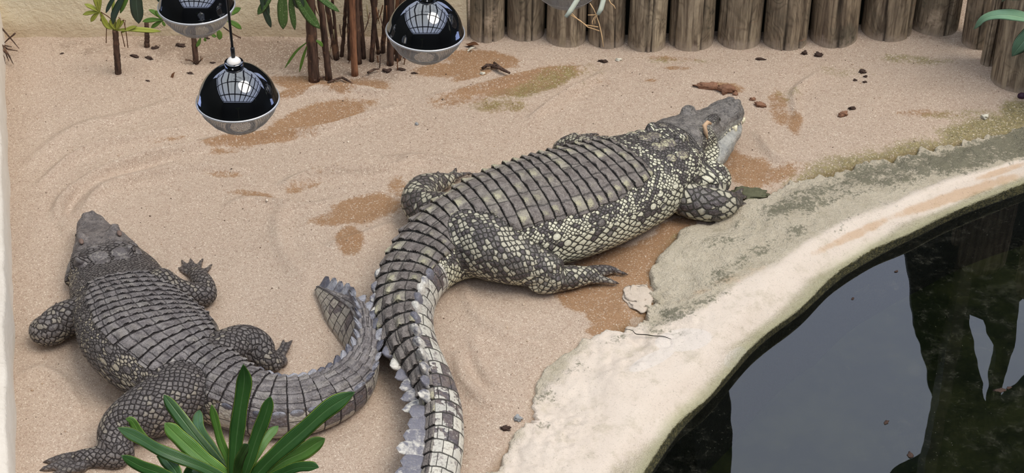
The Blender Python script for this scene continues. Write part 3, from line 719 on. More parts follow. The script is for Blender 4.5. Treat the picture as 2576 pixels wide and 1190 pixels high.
    dm = ss(dors+(n2-.5)*.4, .42, .55)
    color = mixc(dm, cf, cd); height = mixf(dm, hf, hd)
    color = mixc(ss(nch, .3, .5), color, cn)
    height = mixf(ss(nch, .2, .4), height, n2*.9+.4)
    color = mixc(headm, color, ch); height = mixf(headm, height, hh)
    color = mixc(toes*.6, color, mixc(n2, pal['dk_a'], pal['dk_b']))
    color = mixc(ss(n5, .55, .75)*.18, color, pal['groove'])
    geo = sep(posn())[2]
    color = mixc(ss(geo+(n2-.5)*.03, .03, .0)*.45, color, srgb(186, 160, 136))
    setp(p, color, mixf(ge, .75, pal['rough'])+(n3-.5)*.3, .42)
    bump(p, height + n3*.30+n5*.10, pal.get('bd', .008), 1.0)
    return m
PAL_BIG = dict(plate_a=srgb(98, 90, 86), plate_b=srgb(132, 124, 118), plate_hi=srgb(164, 158, 140), plate_keel=srgb(182, 176, 146), plate_dk=srgb(76, 70, 70), dust=srgb(172, 164, 152), groove=srgb(30, 28, 26), groove2=srgb(62, 60, 54),
               cell_a=srgb(178, 172, 144), cell_b=srgb(214, 207, 176), cell_hi=srgb(224, 222, 200), belly=srgb(226, 218, 178), dk_a=srgb(66, 58, 60), dk_b=srgb(92, 86, 86), dk_hi=srgb(130, 126, 118),
               head_a=srgb(88, 84, 82), head_b=srgb(136, 130, 124), jaw_a=srgb(150, 150, 146), jaw_b=srgb(186, 184, 176), c0=.9, c1=1.55, o0=1.0, o1=1.6, whorl=1.75, barf=.21, cream=.16, bel=.6, limbdk=.08, taillt=.20, rough=.40, topdk=.24, lowlt=.36, limb_lt=srgb(152, 144, 128), tail_a=srgb(168, 165, 164), tail_b=srgb(212, 206, 194))
PAL_SML = dict(plate_a=srgb(92, 86, 86), plate_b=srgb(134, 128, 126), plate_hi=srgb(152, 146, 140), plate_keel=srgb(128, 122, 116), plate_dk=srgb(66, 62, 64), dust=srgb(168, 158, 148), groove=srgb(34, 28, 28), groove2=srgb(44, 38, 36),
               cell_a=srgb(112, 104, 92), cell_b=srgb(140, 130, 112), cell_hi=srgb(166, 156, 136), belly=srgb(168, 154, 122), dk_a=srgb(70, 64, 64), dk_b=srgb(96, 90, 88), dk_hi=srgb(120, 114, 110),
               head_a=srgb(86, 80, 80), head_b=srgb(124, 116, 112), jaw_a=srgb(120, 114, 110), jaw_b=srgb(146, 140, 132), c0=1.1, c1=1.8, o0=.95, o1=1.35, whorl=2.2, barf=.17, cream=.00, bel=1.0, limbdk=.22, taillt=.26, rough=.46, topdk=.75, lowlt=.05, limb_lt=srgb(110, 104, 98), tail_a=srgb(140, 134, 130), tail_b=srgb(180, 172, 158))
m_big = hide_material('hide_pale_spotted', PAL_BIG, .027, .0145, .022)
m_sml = hide_material('hide_grey_brown', PAL_SML, .022, .013, .021)
m_claw = simple('horn_claw', srgb(74, 66, 62), .45, .5)
m_tooth = simple('ivory_tooth', srgb(236, 228, 196), .3, .5)
def scute_material(nm, a, b, c_):
    m, p = newmat(nm); P = objc(); r = orand(); n = noise(P, 30, 4, .7); n2 = noise(P, 110, 3, .7)
    k = mixc(ss((r-.5)*.5+.5+(n-.5)*1.0, .40, .68), a, b); k = mixc(ss(n2, .5, .7)*.5, k, c_); setp(p, k, .42, .45); bump(p, n*1.2+n2*.5, .006); return m
m_scb = scute_material('crest_scute_pale', srgb(112, 111, 120), srgb(214, 209, 198), srgb(150, 146, 142))
m_scs = scute_material('crest_scute_grey', srgb(84, 84, 94), srgb(150, 150, 156), srgb(112, 104, 100))

BIG = dict(pitch=[[0, 1.2, 1.5, 1.9, 3.6], [.045, .046, .056, .066, .068]], hs=1.0, eye=.48, head_from=.05, mouth_from=.19, voxel=.0075, hip=1.36, shoulder=.38,
  body=[(1735, 372, .13, .10, .12, 0, .15), (1700, 395, .165, .12, .145, 0, None), (1660, 420, .205, .145, .15, 0, None), (1590, 455, .25, .17, .15, 0, None), (1500, 492, .28, .185, .15, 0, None), (1400, 526, .295, .19, .15, 0, None), (1290, 556, .28, .185, .15, 0, None), (1185, 590, .235, .165, .14, 0, None),
        (1100, 632, .175, .14, .12, 0, None), (1045, 690, .145, .125, .11, 5, None), (1020, 750, .13, .12, .10, 12, None), (1018, 815, .115, .115, .095, 22, None), (1040, 880, .098, .11, .09, 34, None), (1078, 945, .08, .088, .085, 46, .075), (1102, 1005, .07, .078, .085, 55, .07), (1112, 1062, .066, .074, .082, 60, .066), (1112, 1122, .062, .070, .082, 62, .06), (1103, 1190, .058, .066, .078, 62, .056), (1085, 1280, .05, .06, .07, 62, .05), (1055, 1400, .035, .045, .05, 62, .035)],
  head=[(1668, 378, .10, .09, .08, -4, .19), (1700, 355, .135, .085, .09, -4, .19), (1740, 330, .115, .066, .08, -4, .19), (1775, 312, .098, .050, .07, -4, .175), (1805, 296, .080, .044, .06, -4, .17), (1828, 284, .080, .052, .056, -4, .165), (1846, 276, .062, .042, .046, -4, .16), (1855, 272, .024, .018, .018, -4, .155)],
  jaw=[(1715, 395, .16, .06, .10, 0, .11), (1757, 374, .140, .055, .10, 0, .10), (1793, 354, .105, .05, .09, 0, .095), (1818, 334, .078, .045, .07, 0, .095), (1838, 316, .062, .035, .055, 0, .10), (1851, 304, .034, .02, .03, 0, .105)],
  blobs=[(1775, 452, .09, .115, .10, .085), (1735, 440, .09, .12, .12, .09), (1300, 640, .12, .16, .13, .10)],
  limbs=[dict(k=.66, pts=[(1630, 455, .16, .10), (1690, 480, .12, .085), (1740, 505, .085, .078), (1790, 515, .075, .074), (1825, 512, .062, .062), (1848, 505, .04, .036)],
              toes=[[(1845, 500, .04, .02), (1858, 485, .03, .014), (1866, 478, .015, .009)], [(1848, 506, .04, .02), (1864, 498, .025, .013), (1874, 496, .012, .009)], [(1842, 514, .035, .02), (1862, 514, .022, .014), (1874, 514, .012, .010)]]),
         dict(pts=[(1530, 420, .16, .08), (1480, 392, .13, .07), (1440, 372, .09, .062), (1415, 378, .07, .05), (1445, 352, .05, .035)], toes=[[(1450, 352, .04, .02), (1475, 342, .03, .014), (1500, 338, .015, .009)], [(1440, 355, .04, .016), (1450, 340, .03, .012)], [(1460, 352, .04, .02), (1500, 348, .03, .014), (1525, 345, .015, .01)]]),
         dict(pts=[(1180, 600, .16, .13), (1225, 620, .15, .14), (1290, 648, .13, .115), (1350, 672, .10, .088), (1395, 695, .075, .07), (1350, 708, .05, .055), (1390, 703, .05, .056), (1440, 697, .045, .050), (1485, 692, .035, .036)],
              toes=[[(1480, 684, .035, .028), (1530, 676, .025, .017), (1568, 688, .012, .009)], [(1480, 700, .03, .026), (1525, 705, .02, .015), (1548, 712, .01, .010)], [(1480, 690, .03, .028), (1515, 688, .018, .016), (1538, 684, .012, .012)]]),
         dict(k=.75, pts=[(1150, 545, .15, .11), (1085, 530, .12, .085), (1052, 510, .10, .075), (1062, 480, .085, .07), (1095, 462, .06, .05), (1130, 452, .04, .03)],
              toes=[[(1120, 452, .04, .018), (1140, 436, .03, .013), (1146, 428, .02, .009)], [(1130, 450, .04, .018), (1160, 440, .025, .013), (1180, 436, .015, .009)], [(1090, 455, .06, .014), (1102, 434, .07, .008)]])],
  cols=[[0, .5, 1.3, 1.8, 3], [3.4, 3.6, 3.3, 2.4, 1.6]], dlim=[[.35, .6, 1.2, 1.45, 2.2, 3.6], [.65, .84, .86, .85, .80, .6]],
  nuchal=[(.20, .035, .035, .03), (.20, .11, .03, .022), (.255, .035, .03, .03), (.255, .105, .025, .02), (.10, .05, .02, .018), (.11, .12, .02, .018)],
  crest_from=1.52, single=2.32, crest_th=[[1.5, 1.8, 2.1, 2.32], [.85, .8, .62, .30]], fin_h=[[1.5, 1.9, 2.25, 2.5, 3.6], [.018, .030, .062, .098, .085]], fin_t=[[1.5, 2.0, 2.3, 2.6], [.055, .05, .034, .026]], rake=.35,
  claws=[(1864, 480, .02, 1871, 472, .004, .008), (1872, 496, .015, 1880, 494, .003, .008), (1872, 514, .014, 1881, 515, .003, .008), (1565, 687, .014, 1580, 690, .004, .008), (1545, 711, .012, 1558, 713, .004, .008), (1535, 684, .012, 1546, 683, .004, .007),
         (1145, 430, .02, 1148, 421, .02, .009), (1178, 437, .016, 1190, 437, .005, .008), (1100, 438, .07, 1103, 429, .085, .007), (1498, 339, .016, 1508, 338, .005, .007), (1450, 342, .03, 1452, 333, .04, .007), (1524, 345, .015, 1533, 344, .005, .007)])
SML = dict(pitch=[[0, .95, 1.3, 3.2], [.036, .040, .052, .050]], hs=.8, eye=.42, head_from=.04, mouth_from=.16, voxel=.007, hip=1.0, shoulder=.30,
  body=[(272, 655, .14, .08, .08, 0, None), (288, 698, .185, .095, .09, 0, None), (308, 745, .205, .115, .11, -6, None), (335, 795, .24, .13, .12, -14, None), (370, 845, .275, .14, .12, -16, None), (410, 890, .265, .14, .12, -14, None), (465, 930, .22, .13, .11, -8, None), (530, 968, .165, .12, .10, 0, None),
        (600, 1002, .135, .115, .10, 0, None), (680, 1026, .122, .105, .095, 0, None), (760, 1024, .112, .10, .09, 0, None), (830, 1004, .10, .10, .085, 0, None), (880, 972, .088, .10, .08, 5, None), (910, 930, .068, .095, .075, 6, None), (916, 888, .046, .09, .07, 12, .065), (899, 850, .034, .105, .08, 24, .066), (878, 815, .028, .105, .085, 34, .062), (848, 786, .022, .080, .065, 42, .052), (818, 752, .014, .042, .035, 46, .036), (790, 721, .005, .010, .008, 48, .022)],
  head=[(270, 668, .15, .055, .06, 0, .125), (264, 645, .142, .06, .06, 0, .125), (255, 620, .118, .055, .055, 0, .115), (244, 598, .092, .042, .045, 0, .10), (235, 578, .072, .036, .04, 0, .09), (229, 562, .060, .036, .036, 0, .085), (225, 552, .044, .026, .028, 0, .08), (222, 546, .016, .010, .010, 0, .08)],
  jaw=[(272, 690, .18, .04, .06, 0, .07), (264, 660, .16, .04, .055, 0, .06), (254, 632, .125, .035, .05, 0, .055), (243, 605, .092, .03, .042, 0, .05), (234, 584, .070, .028, .036, 0, .05), (227, 566, .05, .02, .03, 0, .05)],
  blobs=[],
  limbs=[dict(k=.85, pts=[(235, 775, .13, .08), (195, 790, .11, .07), (155, 808, .085, .072), (120, 832, .07, .066), (105, 828, .06, .05), (125, 800, .035, .03)], toes=[[(125, 798, .03, .015), (138, 780, .02, .012), (140, 770, .015, .009)], [(120, 800, .03, .015), (122, 782, .015, .010)]]),
         dict(pts=[(405, 720, .12, .075), (450, 735, .09, .055), (490, 742, .065, .050), (517, 742, .05, .046), (514, 722, .045, .046), (503, 702, .035, .042), (492, 686, .025, .032)],
              toes=[[(480, 690, .02, .016), (462, 682, .014, .013), (452, 676, .010, .010)], [(482, 682, .02, .016), (466, 668, .015, .012), (459, 658, .012, .009)], [(490, 682, .02, .016), (484, 665, .016, .012), (480, 655, .012, .009)], [(496, 684, .02, .016), (502, 668, .016, .012), (507, 656, .012, .009)], [(505, 690, .02, .016), (520, 680, .016, .012), (529, 670, .012, .009)]]),
         dict(pts=[(455, 990, .12, .12), (405, 1020, .11, .115), (345, 1046, .10, .098), (300, 1078, .08, .078), (290, 1115, .06, .066), (300, 1143, .045, .055), (250, 1150, .035, .042), (205, 1155, .03, .036)],
              toes=[[(205, 1152, .03, .028), (160, 1152, .022, .018), (122, 1160, .014, .011)], [(205, 1162, .028, .026), (155, 1170, .02, .018), (110, 1180, .012, .012)], [(215, 1170, .028, .026), (170, 1184, .02, .016), (130, 1196, .012, .011)]]),
         dict(pts=[(530, 905, .11, .09), (575, 880, .10, .085), (615, 866, .09, .078), (648, 878, .075, .07), (668, 902, .055, .05), (690, 915, .035, .035)],
              toes=[[(690, 905, .035, .020), (708, 880, .03, .014), (712, 862, .025, .009)], [(696, 905, .03, .020), (718, 880, .025, .014), (730, 862, .02, .009)], [(690, 912, .03, .022), (712, 905, .02, .018), (716, 915, .015, .014)]])],
  cols=[[0, .4, 1.0, 1.4, 3], [4.4, 5.2, 4.4, 2.9, 1.8]], dlim=[[.28, .45, .9, 1.15, 2.0, 3.2], [.7, .92, .88, .90, .98, .6]],
  nuchal=[(.115, .03, .03, .028), (.115, .085, .025, .018), (.16, .03, .022, .028), (.05, .03, .015, .014), (.06, .075, .015, .014)],
  crest_from=1.10, single=2.05, crest_th=[[1.1, 1.4, 1.8, 2.05], [1.0, .95, .8, .45]], fin_h=[[1.1, 1.5, 1.9, 2.2, 2.7], [.012, .024, .042, .045, .03]], fin_t=[[1.1, 1.9, 2.3], [.030, .026, .010]], rake=.35, relief=.8, nuch=.005,
  claws=[(453, 677, .010, 446, 672, .003, .006), (460, 660, .012, 456, 652, .003, .006), (480, 657, .012, 479, 648, .003, .006), (507, 658, .012, 512, 648, .003, .006), (528, 671, .012, 536, 663, .003, .006),
         (124, 1160, .014, 106, 1163, .004, .008), (112, 1180, .012, 98, 1184, .004, .008), (140, 772, .016, 142, 758, .01, .007), (122, 784, .015, 122, 774, .01, .006), (712, 864, .025, 714, 852, .01, .007), (729, 864, .02, 736, 854, .01, .007)])
bigc, bbody, bhead, bjaw, bhp = build_croc('crocodile', BIG, m_big, m_claw, m_scb, 'large crocodile with cream and dark spotted flanks lying beside the pool rim')
smlc, sbody, shead, sjaw, shp = build_croc('crocodile', SML, m_sml, m_claw, m_scs, 'smaller grey brown crocodile lying on the sand at the left behind the leafy plant')
# heads: eyes, ear flaps, teeth
m_eye = simple('dark_eye', (.02, .018, .012), .12, .6)
m_flap = simple('tan_ear_flap', srgb(196, 164, 132), .6, .3)
for rt_, hp, f0, sgn, sc_ in ((bigc, bhp, BIG['eye'], 1, 1.0), (smlc, shp, SML['eye'], 1, .75)):
    for sd in (1, -1):
        c, i = hp(f0+.045, .80*sd, 1.08); V, F = ellipsoid(c, (.011*sc_,)*3, 10, 14); mk('eye', local(V, rt_), F, m_eye, rt_)
def mirror_side(hd, i, target_px):                # which side of a head faces the camera
    a = to_px(hd.C[i]+hd.L[i]*.1)[1]; b = to_px(hd.C[i]-hd.L[i]*.1)[1]; return 1 if a > b else -1
sdn = mirror_side(bhead, 60, None)
c0, i0 = bhp(BIG['eye']-.16, .85*sdn, .95)
V, F = tube([c0+bhead.T[i0]*.035+bhead.U[i0]*.008, c0+bhead.T[i0]*.012+bhead.U[i0]*.024, c0-bhead.T[i0]*.008+bhead.U[i0]*.018, c0-bhead.T[i0]*.012+bhead.L[i0]*sdn*.010-bhead.U[i0]*.010, c0-bhead.T[i0]*.008+bhead.L[i0]*sdn*.018-bhead.U[i0]*.045], [.006, .010, .011, .010, .003], 10)
mk('ear_flap', local(V, bigc), F, m_flap, bigc)['label'] = 'pale orange ear flap'
for sd in (1, -1):
    c0, i0 = shp(SML['eye']-.13, .62*sd, 1.02); V, F = ellipsoid(c0, (.022, .010, .008), 8, 12, np.stack([shead.T[i0], shead.L[i0], shead.U[i0]], 1)); mk('ear_flap', local(V, smlc), F, simple('pinkish_ear_flap', srgb(118, 98, 88), .7, .3), smlc)
for k, (f, r_, ln) in enumerate(((.60, .003, .010), (.64, .004, .014), (.68, .003, .010), (.73, .005, .020), (.765, .004, .014), (.80, .0075, .046), (.85, .003, .010), (.93, .005, .024), (.955, .006, .032))):
    i = int(f*(len(bhead.C)-1)); big_ = ln > .03
    base = bhead.C[i]+bhead.L[i]*sdn*bhead.a[i]*.93-bhead.U[i]*bhead.hb[i]*.45
    V, F = tube([base, base-bhead.U[i]*ln*.5+bhead.L[i]*sdn*.003, base-bhead.U[i]*ln], [r_*(1.5 if big_ else 1), r_*(1.1 if big_ else .7), .001], 8)
    mk('tooth', local(V, bigc), F, m_tooth, bigc)
# ------------------------------------------------------------------ LOG PALISADE
m_log, p = newmat('weathered_log'); P = objc(); R_ = orand()
Pv = vadd(P, vec(R_*13.0, R_*7.0, R_*5.0))
g1 = noise(vscale(Pv, (14, 14, 1.0)), 3, 5, .65, .6); g2 = noise(vscale(Pv, (60, 60, 2.2)), 2, 3, .7); g3 = noise(Pv, 5, 4, .6); g4 = noise(Pv, 22, 3, .7)
knot = noise(vscale(Pv, (5, 5, 2.2)), 1.3, 1, .5, 1.5); ring_ = fract(knot*9.0)
c = mixc(ss(g1, .3, .7), srgb(96, 82, 68), mixc(R_, srgb(172, 154, 128), srgb(198, 182, 154))); c = mixc(ss(g3, .45, .65)*.6, c, mixc(R_, srgb(104, 102, 88), srgb(134, 120, 98)))
c = mixc(ss(ring_, .0, .25)*ss(ring_, .6, .25)*.40*ss(g3, .35, .55), c, srgb(64, 52, 42))
c = mixc(ss(g2, .58, .75)*.45, c, srgb(62, 52, 44)); c = mixc(ss(g4+(g3-.5), .68, .85)*.6, c, srgb(58, 60, 50))
zz = sep(posn())[2]; xx = sep(P)[0]
c = mixc(ss(noise(vscale(Pv, (2, 2, 22)), 1.4, 2), .70, .76)*.4, c, srgb(150, 84, 48))
c = mixc(ss(zz+(g4-.5)*.10+(g1-.5)*.10, .05, -.01)*.7, c, srgb(186, 170, 152))
c = mixc(at('crack')*.9, c, srgb(30, 24, 20))
c = mixc(ss(noise(Pv, 3.0, 3, .6), .63, .73)*ss(g4, .35, .6)*.7, c, srgb(206, 186, 160))
setp(p, c, .85, .25); bump(p, g1*.6+g2*.8+g4*.3, .010)
LOGS = [(1180, 1272, 107), (1273, 1372, 104), (1373, 1476, 118), (1478, 1577, 119), (1579, 1680, 129), (1682, 1805, 125), (1806, 1922, 121), (1924, 2040, 124), (2042, 2168, 117), (2174, 2305, 105), (2297, 2425, 93), (2424, 2512, 128), (2468, 2506, 172), (2503, 2640, 236), (2655, 2800, 320)]
LNAME = ['slim log post at the left end of the palisade next to the plaster wall', 'second log post from the left end, with a thin rusty band', 'third log post from the left end, under the hanging wire cage', 'log post behind the dangling aerial root', 'grey log post with a white dusty foot, right of the dangling root',
         'brown log post with strong wavy grain and a pale scuff at top', 'log post with a large pale scraped patch near its top', 'pale brown log post with a long straight crack', 'log post right of the cracked one, dark seam on its left side', 'rounded log post standing proud in front of its right neighbour', 'greenish log post set back with a slanting dark crack',
         'short log post at the turn of the palisade in the upper right', 'narrow dark log post wedged low between two thicker ones', 'thickest, nearest log post at the right edge of the photo', 'log post beyond the right edge beside the nearest post']
for k, (x0, x1, yb) in enumerate(LOGS):
    xc = (x0+x1)/2; f = W(xc, yb-3, .01); dep = f[1]*_ct-(f[2]-CAMH)*_st; r = (x1-x0)/2*dep/FPX*.95; cx, cy = f[0], f[1]+r*1.0
    rg = random.Random(k*13+5); nz, nt_ = 44, 72; H = .86+.1*rg.random()
    th = np.arange(nt_)*2*PI/nt_; V = []; CR = []
    cracks = [(-PI/2+rg.uniform(-1.1, 1.1), rg.uniform(.006, .016), rg.uniform(.035, .06)) for _ in range(rg.choice((1, 2, 2)))]
    lean = rg.uniform(-.02, .02)
    for i in range(nz):
        z = -.12+(H+.12)*(i/(nz-1))**1.6; rr = r*(1+.03*(vnoise(th*1.3+k*9, np.full(nt_, z*2.2), k)-.5)+.02*np.sin(2*th+k))
        ck = np.zeros(nt_)
        for (ct, dpt, wd) in cracks:
            dd = np.angle(np.exp(1j*(th-ct-.08*math.sin(z*5+k)))); e = np.exp(-(dd/wd)**2); rr = rr-dpt*e; ck = np.maximum(ck, e)
        if i == nz-1: rr = rr*.93
        V.append(np.stack([rr*np.cos(th)+lean*z, rr*np.sin(th), np.full(nt_, z)], 1)); CR.append(ck)
    V = np.vstack(V); F = [tuple(q) for q in gridF(nz, nt_, True)]; V = np.vstack([V, [[lean*H, 0, H+.002]]]); b = (nz-1)*nt_
    F += [(b+j, b+(j+1) % nt_, len(V)-1) for j in range(nt_)]
    me = fastmesh('log_post', V, F); attr(me, 'crack', np.append(np.concatenate(CR), 0))
    o = link('log_post', me, m_log, loc=(cx, cy, 0)); tag(o, LNAME[k], 'log', 'palisade of upright log posts')
posx = []
for k in range(11):
    x0, x1, yb = LOGS[k]; f = W((x0+x1)/2, yb-3, .01); r = (x1-x0)/2*(f[1]*_ct-(f[2]-CAMH)*_st)/FPX; posx.append((f[0], f[1]+r, r))
for k in range(10):
    (ax, ay, ar_), (bx, by, br_) = posx[k], posx[k+1]; yy = max(ay+ar_, by+br_)*.5+min(ay, by)*.5+.012
    V, F = box(ax+ar_*.55, bx-br_*.55, yy, yy+.02, -.1, .8); tag(mk('trim_%d' % (k+2), V, F, m_dark, smooth=False), kind='structure')  # dark boards added behind the logs, standing in for shade in the gaps
# low sand mounds between the feet of the logs
# ------------------------------------------------------------------ HEAT LAMPS
m_blk, p = newmat('black_enamel'); setp(p, (.004, .004, .005), .05, .5, IOR=2.3)
m_blk.use_nodes = True; m_wht = simple('white_porcelain', srgb(235, 228, 218), .35, .5)
m_rim = simple('silver_rim', srgb(205, 203, 200), .3, .5, .6); m_wire = simple('galvanised_wire', srgb(222, 212, 198), .5, .5, .0); m_rub = simple('black_rubber', (.012, .012, .013), .5, .4)
dome_prof = [(.1315, -.002), (.1315, .002), (.1285, .006), (.125, .018), (.118, .040), (.106, .062), (.090, .082), (.071, .099), (.051, .111), (.036, .118), (.030, .120)]
dome_prof = catmull(np.array([[a, b, 0] for a, b in dome_prof]), 36)[0][:, :2]
inner = [(a-.002, b-.001) for a, b in dome_prof[::-1]]
ME = {}
def lm(name, V, F, mat): ME[name] = (fastmesh(name, V, F), mat)
V, F = lathe(list(map(tuple, dome_prof))+inner, 72); lm('dome', V, F, m_blk)
tor = [(.1315+.0035*math.cos(a), -.003+.0045*math.sin(a)) for a in np.linspace(0, 2*PI, 11)]
V, F = lathe(tor, 72); lm('rim_ring', V, F, m_rim)
V, F = lathe([(.0, .118), (.0295, .118), (.0305, .120), (.0305, .139), (.0285, .142), (.022, .141), (.0, .141)], 40); lm('collar', V, F, m_blk)
V, F = lathe([(.0, .138), (.0225, .138), (.0225, .143), (.018, .150), (.012, .154), (.008, .156), (.0, .156)], 40); lm('ceramic_socket', V, F, m_wht)
V, F = lathe([(.0, .158), (.0065, .158), (.0068, .190), (.0045, .194), (.0, .194)], 20); lm('cord_grip', V, F, m_rub)
def cage_r(t):
    return np.interp(t, [0, .25, .5, .75, .9, 1.0], [.130, .119, .097, .068, .050, .0]), -.006-.10*np.interp(t, [0, .25, .5, .75, .9, 1], [0, .30, .60, .88, .985, 1.0])
parts = []; NWI = 140
for dr in (1, -1):
    for k in range(NWI):
        pts = []
        for t in np.linspace(0, .93, 12):
            r, z = cage_r(t); a = 2*PI*k/NWI+dr*t*.42; pts.append((r*math.cos(a), r*math.sin(a), z))
        parts.append(tube(pts, 0.0004, 4, False))
for t in (.0, .5, .93):
    r, z = cage_r(t); parts.append(tube([(r*math.cos(a), r*math.sin(a), z) for a in np.linspace(0, 2*PI, 49)], .0012, 5, False))
g_ = np.arange(-.045, .046, .0042)
for a in g_:
    h = math.sqrt(max(.048**2-a*a, 0)); parts.append(tube([(a, -h, -.105), (a, h, -.105)], .00055, 4, False)); parts.append(tube([(-h, a, -.1055), (h, a, -.1055)], .00055, 4, False))
V, F = join(parts); lm('wire_cage', V, F, m_wire)
V, F = ellipsoid((0, 0, .03), (.035, .035, .05), 14, 20); lm('bulb', V, F, m_wht)
V, F = ellipsoid((0, 0, 0), (.003, .003, .003), 6, 10); ME_SCREW = fastmesh('screw', V, F)
LAMPS = [(494, 12, 6.47, 0, 'black dome heat lamp with wire cage at top left, cut off by the frame'), (598, 249, 6.0, 0, 'lowest black dome heat lamp, hanging on a visible cord over the left sand'),
         (1070, 77, 6.3, 4, 'black dome heat lamp with dirty cage hanging before the palm stems'), (1426, -60, 6.35, 0, 'heat lamp of which only the wire cage bottom shows before the log posts')]
for k, (px, py, dp, tilt, lab) in enumerate(LAMPS):
    c = D(px, py, dp); t = empty('heat_lamp', c, lab, 'lamp', 'hanging heat lamps'); t.rotation_euler = (0, math.radians(tilt), RNG.random()*.3)
    for nm, (me, mat) in ME.items():
        o = link(nm, me, mat, t)
        if nm == 'wire_cage': o['kind'] = 'stuff'
        if nm == 'collar':
            for a_ in (-PI/2-.15, PI/2): s_o = link('screw', ME_SCREW, m_rim, o); s_o.location = (.0307*math.cos(a_), .0307*math.sin(a_), .130)
    V, F = tube([(0, 0, .185), (0, 0, 1.0), (0, 0, 6.3-c[2])], .0042, 8); mk('cord', V, F, m_rub, t)
    b = box(c[0]-.5, c[0]+.5, c[1]-.03-3, c[1]+.03-3, -.14, -.06); mk('hanging_rail', b[0], b[1], m_beam, roof, smooth=False)

# ------------------------------------------------------------------ PLANTS
def leaf_material(nm, a, b, edge, rib, rough=.35, spots=None):
    m, p = newmat(nm); lu = at('lu'); lv = at('lv'); P = objc(); n = noise(P, 14, 3, .6)
    c = mixc(n, a, b); st = fract(ab(lu)*7.0+.0); c = mixc(ss(st, .75, 1.0)*.18, c, edge); c = mixc(ss(ab(lu), .10, .02)*.45, c, rib)
    c = mixc(ss(ab(lu)+(n-.5)*.12, .86, .93), c, edge)
    if spots: c = mixc(ss(voro(vscale(P, (1, 1, .6)), 150, 1), .28, .16)*gt(fract(ab(lu)*4.0), .45)*.8, c, spots)
    setp(p, c, rough, .5); bump(p, ss(st, .6, 1.0)*.4+ss(ab(lu), .15, .0), .0015)
    p.inputs['Subsurface Weight'].default_value = 0.0
    return m
def blade(pts, w, mat, name, parent, fold=.25, up=(0, -.6, .8), tipf=1.6, wav=.0, nseg=36, basew=.45, twist=0.0, seed=0, ts=.62):
    """thick leaf blade through 3-D points; w is the half width"""
    Q, s = catmull(np.array(pts, float), nseg); T = np.gradient(Q, axis=0); T /= np.linalg.norm(T, axis=1)[:, None]
    V = []; LU = []; LV = []; prof = [-1, -.6, -.25, 0, .25, .6, 1]
    for i in range(nseg):
        t = i/(nseg-1); ww = w*(basew+(1-basew)*min(1, t*2.2))*max(0.0, 1-max(0, (t-ts)/(1-ts))**tipf)+.0006
        ww *= 1+.10*math.sin(t*17+seed)*wav
        S = np.cross(T[i], up); S /= np.linalg.norm(S)+1e-9; Nn = np.cross(S, T[i])
        tw = twist*t; S, Nn = S*math.cos(tw)+Nn*math.sin(tw), Nn*math.cos(tw)-S*math.sin(tw)
        for u in prof: V.append(Q[i]+S*u*ww+Nn*(abs(u)*fold*ww+.12*wav*ww*math.sin(t*14+u*2+seed)*abs(u))); LU.append(u); LV.append(t)
        for u in prof[::-1][1:-1]: V.append(Q[i]+S*u*ww+Nn*(abs(u)*fold*ww-.0011*(1-abs(u)*.7)+.12*wav*ww*math.sin(t*14+u*2+seed)*abs(u))); LU.append(u); LV.append(t)
    n = 12; F = [tuple(q) for q in gridF(nseg, n, True)]+[tuple(range(n)), tuple(range(nseg*n-1, nseg*n-n-1, -1))]
    V = np.array(V); me = fastmesh(name, local(V, parent) if parent else V, F); attr(me, 'lu', LU); attr(me, 'lv', LV)
    return link(name, me, mat, parent)
m_lf = leaf_material('broad_leaf_green', srgb(28, 62, 26), srgb(58, 98, 46), srgb(150, 178, 70), srgb(104, 136, 84), .32)
m_lfl = leaf_material('broad_leaf_light', srgb(62, 102, 34), srgb(92, 134, 56), srgb(176, 200, 84), srgb(130, 160, 90), .4)
FP = W(600, 1225, 1.9); dpb = 4.05
fp = empty('dracaena_plant', (D(598, 1225, dpb)[0], D(598, 1225, dpb)[1], -.64), 'green broad leaved plant with yellow leaf edges at the bottom edge', 'plant')
